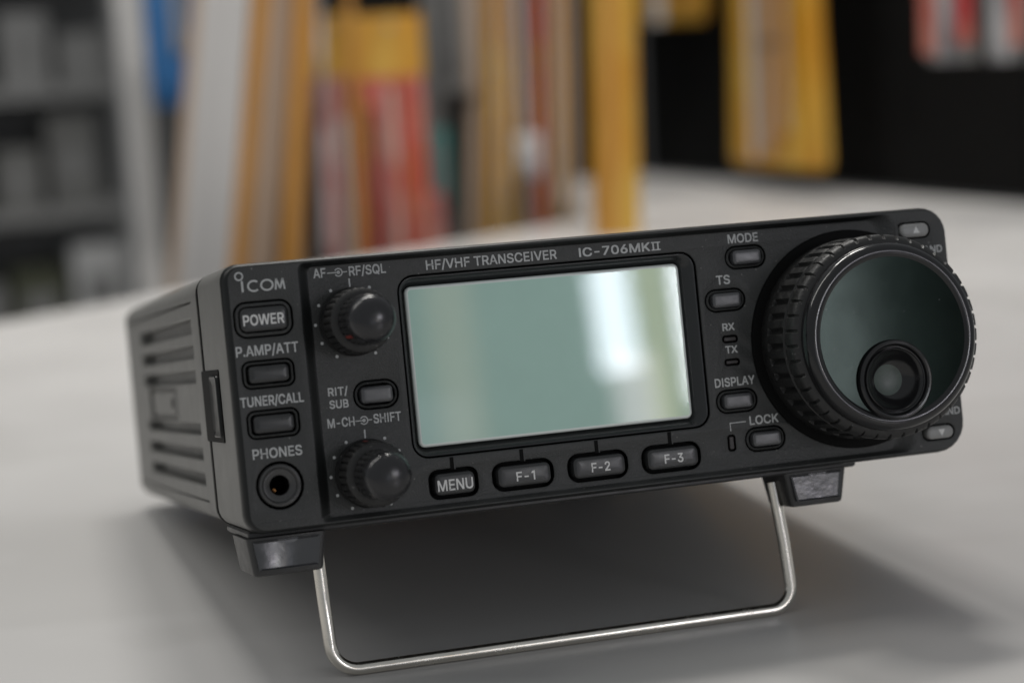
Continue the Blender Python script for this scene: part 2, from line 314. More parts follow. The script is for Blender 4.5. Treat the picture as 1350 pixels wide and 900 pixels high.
    'O': (533, [-7,1,267,267,205,329,1,25,205,329,150,384,25,53,150,384,117,417,53,59,117,267,110,223,53,59,267,417,310,424,59,63,110,223,105,214,59,63,310,424,319,429,63,76,105,214,96,184,63,76,319,429,349,438,76,105,96,184,77,151,76,105,349,438,383,457,105,115,77,151,70,144,105,115,383,457,389,464,115,144,70,144,60,125,115,144,389,464,408,474,144,179,60,125,48,114,144,179,408,474,420,486,179,194,48,114,46,109,179,194,420,486,425,487,194,254,46,109,40,103,194,254,425,487,430,493,254,314,40,103,46,109,254,314,430,493,425,487,314,329,46,109,48,114,314,329,425,487,420,486,329,364,48,114,60,125,329,364,420,486,408,474,364,365,60,125,60,126,364,365,408,474,408,474,365,393,60,126,70,144,365,393,408,474,390,464,393,404,70,144,77,151,393,404,390,464,383,457,404,433,77,151,97,184,404,433,383,457,349,437,433,445,97,184,105,212,433,445,349,437,321,429,445,450,105,212,111,223,445,450,321,429,310,423,450,456,111,223,118,267,450,456,310,423,267,416,456,484,118,416,150,384,484,508,150,384,205,329,508,516,205,329,267,267]),
    'P': (445, [0,186,60,125,60,125,186,191,60,235,60,289,191,207,60,289,60,332,207,233,60,332,60,366,233,242,60,366,60,373,242,246,60,125,60,125,242,246,233,373,269,376,246,256,60,125,60,125,246,256,269,376,297,383,256,265,60,125,60,125,256,265,297,383,309,390,265,272,60,125,60,125,265,272,309,390,318,393,272,294,60,125,60,125,272,294,318,393,333,400,294,304,60,125,60,125,294,304,333,400,337,404,304,319,60,125,60,125,304,319,337,404,342,406,319,348,60,125,60,125,319,348,342,406,344,409,348,376,60,125,60,125,348,376,344,409,342,406,376,391,60,125,60,125,376,391,342,406,337,404,391,402,60,125,60,125,391,402,337,404,333,400,402,423,60,125,60,125,402,423,333,400,318,393,423,430,60,125,60,125,423,430,318,393,309,390,430,439,60,125,60,125,430,439,309,390,297,383,439,449,60,125,60,125,439,449,297,383,268,376,449,452,60,125,60,125,449,452,268,376,232,374,452,462,60,374,60,366,462,487,60,366,60,332,487,503,60,332,60,289,503,509,60,289,60,235]),
    'Q': (533, [-48,-7,401,468,371,438,-7,1,267,267,205,329,-7,1,371,438,365,432,1,13,205,329,178,356,1,13,365,432,356,423,13,25,178,423,150,414,25,27,150,414,148,412,27,40,148,412,132,403,40,46,132,402,125,409,46,53,125,409,117,417,53,59,117,267,110,223,53,59,267,417,310,424,59,63,110,223,105,214,59,63,310,424,319,429,63,65,105,214,104,209,63,65,318,429,317,430,65,76,104,209,96,184,65,76,317,430,308,438,76,85,96,184,90,174,76,85,308,438,301,444,85,90,90,174,87,168,85,90,301,444,298,447,90,105,87,168,77,151,90,105,298,365,286,354,90,105,365,447,383,457,105,115,77,151,70,144,105,115,286,354,278,346,105,115,383,457,389,464,115,144,70,144,60,125,115,144,278,346,256,324,115,144,389,464,408,474,144,159,60,125,55,120,144,159,256,324,245,313,144,159,408,474,413,479,159,179,55,120,48,114,159,179,413,479,420,486,179,194,48,114,46,109,179,194,420,486,425,487,194,254,46,109,40,103,194,254,425,487,430,493,254,314,40,103,46,109,254,314,430,493,425,487,314,329,46,109,48,114,314,329,425,487,420,486,329,364,48,114,60,125,329,364,420,486,408,474,364,365,60,125,60,126,364,365,408,474,408,474,365,393,60,126,70,144,365,393,408,474,390,464,393,404,70,144,77,151,393,404,390,464,383,457,404,433,77,151,97,184,404,433,383,457,349,437,433,445,97,184,105,212,433,445,349,437,321,429,445,450,105,212,111,223,445,450,321,429,310,423,450,456,111,223,118,267,450,456,310,423,267,416,456,484,118,416,150,384,484,508,150,384,205,329,508,516,205,329,267,267]),
    'R': (449, [0,198,60,125,60,125,0,198,353,428,247,320,198,199,60,236,60,247,198,199,247,320,246,319,199,203,60,319,60,317,203,211,60,317,60,313,211,217,60,314,60,333,217,229,60,333,60,351,229,240,60,351,60,367,240,255,60,367,60,378,255,258,60,125,60,125,255,258,234,378,269,380,258,267,60,125,60,125,258,267,269,380,298,387,267,271,60,125,60,125,267,271,298,387,304,390,271,281,60,125,60,125,271,281,304,390,319,394,281,300,60,125,60,125,281,300,319,394,334,401,300,309,60,125,60,125,300,309,334,401,337,405,309,324,60,125,60,125,309,324,337,405,342,406,324,352,60,125,60,125,324,352,342,406,345,409,352,380,60,125,60,125,352,380,345,409,342,406,380,395,60,125,60,125,380,395,342,406,337,405,395,405,60,125,60,125,395,405,337,405,334,401,405,425,60,125,60,125,405,425,334,401,319,393,425,433,60,125,60,125,425,433,319,393,308,390,433,440,60,125,60,125,433,440,308,390,298,385,440,449,60,125,60,125,440,449,298,385,269,378,449,452,60,125,60,125,449,452,269,378,233,376,452,465,60,376,60,367,465,489,60,367,60,333,489,504,60,333,60,290,504,509,60,290,60,236]),
    'S': (447, [-9,-4,224,224,172,278,-4,9,172,278,128,317,9,11,128,317,125,323,11,31,125,323,91,355,31,34,91,355,88,360,34,49,88,360,74,373,49,52,74,224,71,194,49,52,224,373,257,376,52,59,71,194,65,166,52,59,257,376,282,382,59,60,65,166,64,164,59,60,282,382,286,383,60,64,64,164,62,156,60,64,286,383,293,386,64,71,62,156,58,142,64,71,293,386,306,389,71,74,58,142,57,139,71,74,306,389,311,391,74,88,57,139,50,123,74,88,311,391,325,398,88,92,50,123,48,121,88,92,325,398,329,400,92,96,48,121,46,118,92,96,329,400,331,402,96,99,46,118,45,116,96,99,331,402,333,403,99,110,45,116,43,110,99,110,333,403,339,404,110,114,43,110,42,109,110,114,339,404,341,405,114,137,42,109,38,104,114,137,341,405,346,408,137,139,346,408,346,408,139,161,346,408,342,406,161,171,342,406,336,405,171,179,336,405,332,402,179,193,332,402,316,397,193,198,316,397,308,395,198,205,308,395,296,390,205,214,296,390,272,383,214,220,272,383,252,379,220,222,252,379,245,377,222,238,245,377,188,359,238,239,188,359,184,357,239,252,184,357,149,336,252,260,149,336,128,320,260,264,128,320,122,312,264,272,122,312,111,287,272,279,111,287,100,264,279,289,100,264,86,227,289,293,86,227,83,212,293,300,83,212,78,191,300,308,78,191,73,169,308,319,73,169,65,148,319,326,65,148,60,140,326,334,60,140,59,131,334,352,59,131,55,119,352,372,55,119,52,116,372,376,52,116,53,115,376,378,53,115,53,115,378,398,53,115,56,118,378,398,337,401,331,397,398,412,56,118,58,126,398,412,331,397,326,395,412,413,58,126,58,126,412,413,326,395,325,394,413,415,58,126,59,127,413,415,325,394,323,394,415,418,59,127,60,129,415,418,323,394,320,392,418,435,60,129,69,145,418,435,320,392,304,384,435,437,69,145,70,148,435,437,304,384,302,383,437,448,70,148,75,167,437,448,302,383,278,378,448,449,75,167,76,170,448,449,278,378,276,377,449,453,76,170,80,184,449,453,276,377,267,373,453,456,80,184,83,194,453,456,267,373,246,370,456,459,83,194,86,225,456,459,246,370,225,367,459,476,86,367,102,351,476,498,102,351,138,316,498,511,138,316,180,275,511,516,180,275,227,227]),
    'T': (449, [0,452,193,257,193,257,452,509,32,417,32,417]),
    'U': (517, [-8,-2,259,259,203,315,-2,15,203,315,154,363,15,43,154,363,114,403,43,52,114,403,107,410,52,56,107,259,104,220,52,56,259,410,298,414,56,68,104,220,94,187,56,68,298,414,331,423,68,80,94,187,85,170,68,80,331,423,347,433,80,87,85,170,82,160,80,87,347,433,357,436,87,113,82,160,71,141,87,113,357,436,377,446,113,124,71,141,66,136,113,124,377,446,381,451,124,144,66,136,64,128,124,144,381,451,389,453,144,173,64,128,60,125,144,173,389,453,392,457,173,178,60,125,60,124,173,178,392,457,393,457,178,509,60,124,60,124,178,509,393,457,393,457]),
    'V': (480, [0,31,204,278,193,289,31,53,193,289,184,297,53,89,184,241,171,230,53,89,241,297,252,310,89,90,171,230,171,230,89,90,252,310,252,311,90,137,171,230,153,215,90,137,252,311,267,328,137,138,153,215,153,215,137,138,267,328,267,328,138,176,153,215,139,203,138,176,267,328,279,342,176,206,139,203,128,192,176,206,279,342,290,353,206,509,128,192,16,84,206,509,290,353,395,463]),
    'W': (686, [0,40,155,230,144,241,0,40,455,530,444,541,40,62,144,241,138,247,40,62,444,541,438,547,62,64,138,193,138,193,62,64,193,247,193,247,62,64,438,547,438,548,64,67,138,193,137,192,64,67,193,247,194,248,64,67,438,493,437,492,64,67,492,548,493,548,67,94,137,192,129,187,67,94,194,248,200,256,67,94,437,492,430,486,67,94,493,548,499,556,94,120,129,187,122,181,94,120,200,256,205,263,94,120,430,486,423,480,94,120,499,556,504,563,120,145,122,181,115,175,120,145,205,263,211,270,120,145,423,480,416,474,120,145,504,563,510,570,145,171,115,175,108,170,145,171,211,270,218,277,145,171,416,474,409,468,145,171,510,570,517,577,171,196,108,170,101,163,171,196,218,277,224,283,171,196,409,468,402,462,171,196,517,577,523,584,196,323,101,163,67,130,196,323,224,283,257,318,196,323,402,462,368,429,196,323,523,584,555,619,323,356,67,130,58,122,323,356,257,318,266,326,323,356,368,429,359,420,323,356,555,619,564,628,356,359,58,122,57,121,356,359,266,326,267,327,356,359,359,420,358,419,356,359,564,628,565,629,359,391,57,121,48,113,359,391,267,327,275,334,359,391,358,419,351,411,359,391,565,629,573,638,391,395,48,113,47,112,391,395,275,334,276,335,391,395,351,411,350,410,391,395,573,638,574,639,395,431,47,112,37,102,395,431,276,335,286,342,395,431,350,410,344,400,395,431,574,639,583,649,431,433,37,102,37,102,431,433,286,342,286,342,431,433,344,400,344,400,431,433,583,649,584,649,433,437,37,102,36,101,433,437,286,342,287,343,433,437,344,400,343,399,433,437,584,649,585,650,437,475,36,101,25,91,437,475,287,399,297,389,437,475,585,650,594,661,475,509,25,91,16,82,475,509,297,389,306,380,475,509,594,661,603,670]),
    'X': (474, [0,129,18,91,108,182,0,129,382,456,292,367,129,149,108,182,122,195,129,149,292,367,279,354,149,165,122,195,134,205,149,165,279,354,268,343,165,166,134,205,134,206,165,166,268,343,267,342,166,180,134,206,144,215,166,180,267,342,259,332,180,181,144,215,145,216,180,181,259,332,258,332,181,195,145,216,155,224,181,195,258,332,250,322,195,196,155,224,155,225,195,196,250,322,249,321,196,212,155,225,167,234,196,212,249,321,241,310,212,213,167,234,167,235,212,213,241,310,240,310,213,218,167,235,171,238,213,218,240,310,238,306,218,231,171,306,180,297,231,236,180,297,183,294,236,239,183,294,185,292,239,260,185,292,200,278,260,263,200,278,198,275,263,284,198,276,184,290,284,287,184,290,182,292,287,292,182,292,178,296,292,302,178,296,172,303,302,311,172,238,165,234,302,311,238,303,243,309,311,312,165,234,165,233,311,312,243,309,244,310,312,329,165,233,153,223,312,329,244,310,252,321,329,345,153,223,142,214,329,345,252,321,261,332,345,361,142,214,131,204,345,361,261,332,272,343,361,379,131,204,119,192,361,379,272,343,284,356,379,400,119,192,104,178,379,400,284,356,298,371,400,509,104,178,29,104,400,509,298,371,374,446]),
    'Y': (472, [0,208,203,268,203,268,208,230,203,268,189,282,230,263,189,282,169,302,263,264,169,236,168,236,263,264,236,302,237,303,264,265,168,236,168,236,264,265,237,303,237,303,265,292,168,236,151,222,265,292,237,303,250,320,292,293,151,222,150,221,292,293,250,320,251,321,293,318,150,221,135,208,293,318,251,321,265,336,318,344,135,208,119,192,318,344,265,336,280,352,344,509,119,192,16,91,344,509,280,352,381,455]),
    '/': (249, [-76,533,14,71,178,235]),
    '-': (453, [188,244,114,337,114,337]),
    '.': (188, [-4,-1,95,95,78,113,-1,9,78,113,63,128,9,24,63,128,53,138,24,41,53,138,50,141,41,59,50,141,53,138,59,73,53,138,63,128,73,83,63,128,78,113,83,87,78,113,95,95]),
    '0': (453, [-7,1,227,227,174,279,1,24,174,279,130,323,24,50,130,323,106,348,50,56,106,227,101,192,50,56,227,348,261,353,56,62,101,192,95,182,56,62,261,353,271,359,62,74,95,182,89,163,62,74,271,359,290,365,74,103,89,163,74,140,74,103,290,365,313,379,103,113,74,140,69,136,103,113,313,379,317,384,113,144,69,136,61,123,113,144,317,384,330,392,144,178,61,123,53,116,144,178,330,392,337,400,178,194,53,116,52,113,178,194,337,400,340,401,194,254,52,113,48,109,194,254,340,401,344,405,254,314,48,109,52,113,254,314,344,405,340,401,314,330,52,113,53,116,314,330,340,401,337,400,330,365,53,116,62,123,330,365,337,400,330,391,365,395,62,123,69,136,365,395,330,391,317,384,395,405,69,136,74,140,395,405,317,384,313,379,405,435,74,140,89,163,405,435,313,379,290,364,435,447,89,163,95,182,435,447,290,364,271,358,447,453,95,182,101,192,447,453,271,358,261,352,453,460,101,192,107,227,453,460,261,352,227,346,460,484,107,346,130,323,484,508,130,323,174,279,508,516,174,279,227,227]),
    '1': (360, [0,509,190,256,190,256,385,425,82,190,82,190,425,509,82,190,178,190]),
    '2': (453, [0,47,64,389,64,389,47,57,64,389,73,389,57,60,73,153,76,153,60,180,76,153,188,267,180,223,188,267,228,306,223,229,228,306,234,311,229,257,234,311,261,334,257,259,261,334,263,336,259,282,263,336,282,352,282,290,282,352,288,357,290,305,288,357,299,364,305,318,299,364,306,371,318,327,306,371,311,373,327,345,311,373,317,378,345,348,317,378,318,378,348,362,318,378,319,380,362,371,66,127,67,128,362,371,319,380,320,381,371,372,67,128,67,128,371,372,320,381,320,381,372,390,67,128,69,130,372,390,320,381,318,379,390,397,69,130,70,133,390,397,318,379,317,378,397,405,70,133,71,136,397,405,317,378,314,377,405,411,71,136,73,138,405,411,314,377,311,376,411,413,73,138,74,139,411,413,311,376,310,375,413,419,74,139,77,143,413,419,310,375,308,372,419,433,77,143,82,153,419,433,308,372,296,366,433,436,82,153,84,157,433,436,296,366,293,365,436,442,84,157,86,165,436,442,293,365,284,362,442,445,86,165,88,169,442,445,284,362,279,361,445,447,88,169,90,172,445,447,279,361,276,359,447,449,90,172,92,177,447,449,276,359,273,358,449,457,92,177,98,196,449,457,273,358,250,351,457,460,98,196,101,224,457,460,250,351,224,349,460,473,101,349,111,338,473,474,111,338,112,337,474,496,112,337,143,307,496,497,143,307,146,306,497,511,146,306,182,268,511,516,182,268,225,225]),
    '3': (453, [-7,-3,218,218,173,256,-3,-2,173,256,170,266,-2,10,170,266,133,303,10,12,133,303,130,309,12,30,130,309,98,335,30,36,98,335,92,344,36,50,92,344,77,356,50,52,77,219,75,191,50,52,219,356,238,358,52,53,75,191,74,187,52,53,238,358,248,359,53,57,74,187,70,172,53,57,248,359,262,362,57,59,70,172,69,165,57,59,262,362,268,364,59,61,69,165,68,162,59,61,268,364,275,366,61,66,68,162,65,153,61,66,275,366,283,370,66,71,65,153,63,144,66,71,283,370,292,372,71,74,63,144,61,141,71,74,292,372,297,374,74,87,61,141,54,126,74,87,297,374,309,380,87,91,54,126,52,124,87,91,309,380,313,381,91,93,52,124,52,123,91,93,313,381,315,382,93,103,52,123,50,117,93,103,315,382,319,387,103,107,50,117,49,115,103,107,319,387,321,388,107,116,49,115,47,113,107,116,321,388,325,389,116,132,47,113,44,109,116,132,325,389,327,391,132,145,327,391,329,393,145,172,329,393,326,389,172,186,326,389,320,387,186,196,320,387,316,383,196,217,316,383,299,373,217,222,299,373,292,371,222,234,292,371,275,361,234,244,275,361,242,352,244,248,242,352,201,348,248,253,157,348,157,344,253,276,157,344,157,308,276,278,157,308,157,301,278,288,157,301,157,264,288,289,157,264,157,211,289,299,157,221,157,229,299,448,157,229,288,361,448,452,288,361,288,364,452,461,70,364,70,372,461,509,70,372,70,372]),
    '6': (453, [-7,-2,226,226,189,271,-2,-1,189,271,182,273,-1,14,182,273,144,310,14,15,144,310,142,311,15,39,142,311,110,343,39,40,110,343,109,344,40,48,109,344,103,350,48,52,103,226,100,198,48,52,226,350,254,353,52,63,100,198,92,174,52,63,254,353,279,361,63,73,92,174,85,161,63,73,279,361,292,368,73,74,85,161,84,160,73,74,292,368,293,368,74,79,84,160,82,153,74,79,293,368,299,370,79,101,82,153,74,139,79,101,299,370,314,379,101,102,74,139,74,138,101,102,314,379,314,380,102,112,74,138,70,134,102,112,314,380,318,384,112,115,70,134,69,133,112,115,318,384,319,384,115,128,69,133,68,128,115,128,319,384,324,386,128,157,68,128,65,125,128,157,324,386,327,389,157,158,65,125,64,125,157,158,327,389,327,389,158,162,64,125,64,125,158,162,327,389,326,388,162,187,64,125,67,128,162,187,326,388,324,386,187,188,67,128,67,128,187,188,324,386,324,385,188,199,67,128,68,132,188,199,324,385,319,384,199,201,68,132,69,133,199,201,319,384,319,384,201,213,69,133,72,138,201,213,319,384,314,380,213,214,72,138,72,138,213,214,314,380,313,379,214,235,72,138,79,153,214,235,313,379,299,372,235,239,79,153,80,158,235,239,299,372,294,370,239,240,80,158,80,159,239,240,294,370,293,370,240,251,80,159,86,173,240,251,293,370,279,361,251,252,86,173,86,174,251,252,279,361,277,361,252,261,86,174,91,196,252,261,277,361,256,354,261,262,91,196,91,198,261,262,256,354,254,353,262,265,91,198,92,226,262,265,254,353,226,351,265,271,92,351,95,346,271,275,95,346,97,341,275,285,97,341,102,328,285,288,102,328,104,325,288,295,104,325,108,316,295,296,108,316,109,313,296,299,109,175,111,177,296,299,175,313,179,305,299,307,111,177,116,183,299,307,179,305,196,283,307,309,116,183,117,184,307,309,196,283,203,278,309,312,117,184,119,186,309,312,203,278,214,252,312,314,119,186,120,188,312,314,214,252,235,235,314,340,120,188,137,205,340,509,137,205,252,322]),
    ' ': (188, []),
    '7': (453, [0,448,97,165,323,390,448,449,323,390,323,391,449,452,323,391,323,391,452,509,62,391,62,391]),
}


def glyphs(body, u0, u1, z0, cap):
    """flat lettering fitted between u0 and u1 with its baseline at z0 and capital height cap -> quads"""
    qs, x = [], 0
    for c in body:
        adv, d = GLYPHS[c]
        for i in range(0, len(d), 6):
            ya, yb_, a, b, e, f = d[i:i + 6]
            qs.append(((x + a, ya), (x + b, ya), (x + f, yb_), (x + e, yb_)))
        x += adv
    x0, x1 = min(p[0] for q in qs for p in q), max(p[0] for q in qs for p in q)
    return [[(u0 + (p[0] - x0) / (x1 - x0) * (u1 - u0), z0 + p[1] / 509.0 * cap) for p in q] for q in qs]


def text(mb, body, u0, u1, z0, cap, y, mi, bold=0.045):
    qs = glyphs(body, u0 + bold, u1 - bold, z0, cap)
    for dx, dz, dy in ((-bold, -.055, 0), (bold, .055, -.005), (-bold, .055, -.01), (bold, -.055, -.015)):
        for q in qs:
            mb.add([(a + dx, y + dy, b + dz) for a, b in q], [(0, 1, 2, 3)], mi)


def stroke(mb, pts, w, y, mi, closed=False):
    """flat ribbon along a 2-D path"""
    n = len(pts)
    l, r = [], []
    for i, p in enumerate(pts):
        a = pts[(i - 1) % n] if (closed or i > 0) else p
        b = pts[(i + 1) % n] if (closed or i < n - 1) else p
        dx, dz = b[0] - a[0], b[1] - a[1]
        d = math.hypot(dx, dz) or 1
        nx, nz = -dz / d * w / 2, dx / d * w / 2
        l.append((p[0] + nx, y, p[1] + nz))
        r.append((p[0] - nx, y, p[1] - nz))
    m = n if closed else n - 1
    mb.add(l + r, [(i, (i + 1) % n, n + (i + 1) % n, n + i) for i in range(m)], mi)


def arc(cx, cz, rx, rz, a0, a1, n=28):
    return [(cx + rx * math.cos(math.radians(a0 + (a1 - a0) * k / n)), cz + rz * math.sin(math.radians(a0 + (a1 - a0) * k / n))) for k in range(n + 1)]


def well(mb, hole, y, depth, c=0.22, mi=0, mf=1):
    """chamfered hole with a dark floor; hole = args of rri"""
    mb.loft([at(rri(*hole, -c), y), at(rri(*hole, -c * 0.35), y + c * 0.3), at(rri(*hole, 0), y + c), at(rri(*hole, 0), y + c + 0.02)], mi)
    mb.loft([at(rri(*hole, 0), y + c + 0.02), at(rri(*hole, 0), y + depth)], mf, False, True)
    return rri(*hole, -c)


# ------------------------------------------------------------------ table, walls, floor
def world_mesh(mb, name, mats, parent=None, angle=32):
    return mb.build(name, mats, parent, off=(0, 0, 0), angle=angle)


def laminate():
    m = mat('grey_laminate', (0.555, 0.545, 0.535), 0.32, var=0.035, vscale=9, bump=0.10, bscale=700, rvar=0.05)
    nt = m.node_tree
    b = nt.nodes['Principled BSDF']
    src = b.inputs['Base Color'].links[0].from_socket
    tc = nt.nodes.new('ShaderNodeTexCoord')
    prev = src
    # faint scuffs and a few specks of dirt
    for (scale, st, lo, hi, col, f) in ((5, (1, 1.6, 1), 0.50, 0.56, (0.44, 0.43, 0.415, 1), 0.30),
                                        (60, (1, 1.8, 1), 0.755, 0.775, (0.2, 0.195, 0.19, 1), 0.5)):
        mp = nt.nodes.new('ShaderNodeMapping')
        mp.inputs['Scale'].default_value = st
        mp.inputs['Rotation'].default_value = (0, 0, 0.6)
        n = nt.nodes.new('ShaderNodeTexNoise')
        n.inputs['Scale'].default_value = scale
        n.inputs['Detail'].default_value = 4
        r = nt.nodes.new('ShaderNodeMapRange')
        r.inputs['From Min'].default_value = lo
        r.inputs['From Max'].default_value = hi
        r.inputs['To Max'].default_value = f
        mx = nt.nodes.new('ShaderNodeMixRGB')
        mx.inputs[2].default_value = col
        nt.links.new(tc.outputs['Object'], mp.inputs[0])
        nt.links.new(mp.outputs[0], n.inputs[0])
        nt.links.new(n.outputs[0], r.inputs[0])
        nt.links.new(r.outputs[0], mx.inputs[0])
        nt.links.new(prev, mx.inputs[1])
        prev = mx.outputs[0]
    nt.links.new(prev, b.inputs['Base Color'])
    return m


M['table'] = laminate()
M['edge'] = mat('table_edge', (0.30, 0.30, 0.29), 0.45, var=0.1, vscale=20)
M['wallblack'] = mat('black_board', (0.005, 0.005, 0.005), 0.7, spec=0.1, var=0.3, vscale=30, bump=0.2, bscale=200)
M['wallgrey'] = mat('grey_wall', (0.12, 0.12, 0.118), 0.8, var=0.15, vscale=3, bump=0.2, bscale=40)
M['floor'] = mat('shop_floor', (0.16, 0.16, 0.155), 0.5, var=0.2, vscale=4)

TOP = [(-1350, -206), (-600, 314), (-97, 663), (-25, 713), (330, 960), (398, 1334), (515, 1325), (592, 813), (700, 80), (760, -800), (-1350, -800)]
table = empty('counter_table', (0, 0, 0))
prop(table, 'wide pale grey laminate counter with faint scuffs that carries the black set', 'table')
mb = MB()
cx = sum(p[0] for p in TOP) / len(TOP)
mb.plate(TOP, [], lambda a, b: (a, b, 0), 0)
mb.loft([[(a, b, 0) for a, b in TOP], [(a, b, -32) for a, b in TOP]], 1, False, True)
world_mesh(mb, 'table_top', [M['table'], M['edge']], table, 20)
for (x, y) in ((-1250, -700), (660, -720), (560, 700), (440, 1240), (-1180, -180)):
    mb = MB()
    mb.box(x - 25, x + 25, y - 25, y + 25, -750, -32, 0, 3)
    world_mesh(mb, 'leg', M['edge'], table)

mb = MB()
mb.box(-5000, 6000, -3000, 6000, -800, -750)
prop(world_mesh(mb, 'floor', M['floor']), kind='structure')
mb = MB()
mb.box(-5000, 6000, 3600, 3700, -749, 2600)
prop(world_mesh(mb, 'wall', M['wallgrey']), kind='structure')


def slab(name, p, q, th, z0, z1, m, label, cat):
    dx, dy = q[0] - p[0], q[1] - p[1]
    L = math.hypot(dx, dy)
    nx, ny = dy / L * th, -dx / L * th
    mb = MB()
    ring = [p, q, (q[0] + nx, q[1] + ny), (p[0] + nx, p[1] + ny)]
    mb.loft([[(a, b, z0) for a, b in ring], [(a, b, z1) for a, b in ring]], 0, True, True)
    return prop(world_mesh(mb, name, m), label, cat)


slab('display_board', (519, 1332), (596, 812), -24, 3, 900, M['wallblack'], 'matt black display board along the right side of the counter behind the hanging red packets', 'display board')
slab('display_board', (180, 1376), (516, 1340), -24, -600, 900, M['wallblack'], 'matt black display board across the far end of the counter behind the yellow strips', 'display board')


# ------------------------------------------------------------------ the radio
AL = math.radians(9.065)
radio = empty('radio_transceiver', (0, 0, 0), rx=-AL)
prop(radio, 'black desktop radio with blank greenish screen and large tuning dial, propped on its wire stand', 'radio')

HW, HH = 83.6, 28.1
OUT = (0, 0, 2 * HW, 2 * HH, (6.0, 3.6, 4.2, 7.0))     # outer outline of the face
REC = (1.85, 0, 138.9, 54.4, (3.2, 1.6, 1.0, 3.2))                        # recess edge  (-67.3 .. 71.3)
RECF = (0.45, 0, 131.1, 52.4, (2.6, 1.2, .8, 2.6))                       # recess floor (-65.4 .. 66.0)
FY = 1.7                                               # depth of recess floor

# cabinet ----------------------------------------------------------
mb = MB()
prof = []
for (cxs, czs, a0, a1) in ((1, 1, 0, 90), (-1, 1, 90, 180)):
    for k in range(7):
        a = math.radians(a0 + (a1 - a0) * k / 6)
        prof.append((cxs * (83.4 - 4.8) + 4.8 * math.cos(a), 28.0 - 4.8 + 4.8 * math.sin(a)))
prof += [(-83.4, 23.0), (-80.2, 22.9), (-80.2, -23.3), (-83.4, -23.4)]
for (cxs, czs, a0, a1) in ((-1, -1, 180, 270), (1, -1, 270, 360)):
    for k in range(7):
        a = math.radians(a0 + (a1 - a0) * k / 6)
        prof.append((cxs * (83.4 - 4.4) + 4.4 * math.cos(a), -28.0 + 4.4 + 4.4 * math.sin(a)))


def shrink(pr, i):
    return [(a * (1 - i / 83.4), b * (1 - i / 28.0)) for a, b in pr]


inner = shrink(prof, 1.6)
mb.loft([at(inner, 30), at(inner, 37.6)], 1, True)
mb.loft([at(inner, 37.6), at(inner, 37.65)], 1)
mb.loft([at(rri(0, 0, 167.5, 56.4, 4.2, 3), 36.15), at(rr(0, 0, 167.5, 56.4, 4.2), 36.2), at(rr(0, 0, 167.5, 56.4, 4.2), 38.5), at(rri(0, 0, 167.5, 56.4, 4.2, 3), 38.6)], 1)
mb.loft([at(prof, 38.9), at(prof, 194), at(shrink(prof, .5), 196.4), at(shrink(prof, 1.6), 198.6), at(shrink(prof, 3.4), 199.9), at(shrink(prof, 5), 200)], 0, False, True)
cab = mb.build('cabinet', [M['case'], M['black']], radio)

SX = -83.4
SLOTS = [(15.3, 19.4), (9.6, 13.3), (3.9, 7.6), (-8.2, -4.8), (-14.1, -10.6), (-20.0, -16.4)]


def side_fn(x):
    return lambda a, b: (x, a, b)


mb = MB()
holes = []
for (a, b) in SLOTS:
    h = rr(106, (a + b) / 2, 106, b - a, 0.5, 2)
    holes.append(h)
    hi = rr(106, (a + b) / 2, 105.4, b - a - 0.7, 0.4, 2)
    mb.loft([[(SX, p, q) for p, q in h], [(SX + .3, p, q) for p, q in hi], [(SX + 3.1, p, q) for p, q in hi]], 0)
    # floor with a short raised step at the front end
    mb.add([(SX + 3.1, 66, a + .2), (SX + 3.1, 159, a + .2), (SX + 3.1, 159, b - .2), (SX + 3.1, 66, b - .2)], [(0, 1, 2, 3)], 0)
    mb.add([(SX + 2.1, 53.1, a + .2), (SX + 2.1, 65, a + .2), (SX + 2.1, 65, b - .2), (SX + 2.1, 53.1, b - .2)], [(0, 1, 2, 3)], 0)
    mb.add([(SX + 2.1, 65, a + .2), (SX + 3.1, 66, a + .2), (SX + 3.1, 66, b - .2), (SX + 2.1, 65, b - .2)], [(0, 1, 2, 3)], 0)
# sunken label block in the middle
blk = rr(121, -0.5, 56, 8.4, .6, 2)
holes.append(blk)
mb.loft([[(SX, p, q) for p, q in blk], [(SX + 1.4, p, q) for p, q in blk]], 0)
mb.plate(blk, [], side_fn(SX + 1.4), 0)
mb.loft([[(SX + 1.4, p, q) for p, q in rr(121, -.5, 46, 6.4, .6, 2)], [(SX + .4, p, q) for p, q in rr(121, -.5, 45.4, 5.8, .6, 2)]], 0, False, True)
mb.loft([[(SX + .38, p, q) for p, q in circ(103, -.5, 1.5, 16)], [(SX + .2, p, q) for p, q in circ(103, -.5, 1.3, 16)]], 1, False, True)
gap = rr(90.6, -.5, .7, 8.4, .1, 1)
holes.append(gap)
mb.loft([[(SX, p, q) for p, q in gap], [(SX + 1.2, p, q) for p, q in gap]], 1, False, True)
outl = rr(115.9, -0.25, 153.8, 45.3, .3, 3)
mb.plate(outl, holes, side_fn(SX), 0)
mb.loft([[(SX, p, q) for p, q in outl], [(SX + .5, p, q) for p, q in rri(115.9, -.25, 153.8, 45.3, .3, -.3, 3)], [(SX + 3.3, p, q) for p, q in rri(115.9, -.25, 153.8, 45.3, .3, -.3, 3)]], 0)
for (za, zb) in ((22.2, 23.3), (-23.7, -22.7)):
    mb.box(SX + .03, SX + 3, 38.9, 51, za, zb)
mb.build('side_grille', [M['case'], M['black']], radio)

# front panel ------------------------------------------------------
mb = MB()
BV = .75
yb = 36.1


def out_i(i):
    return rri(*OUT, i)


mb.loft([at(out_i(3.0), yb), at(out_i(.35), yb), at(out_i(0), yb - .35), at(out_i(0), 22), at(out_i(0), 2.4)], 4)


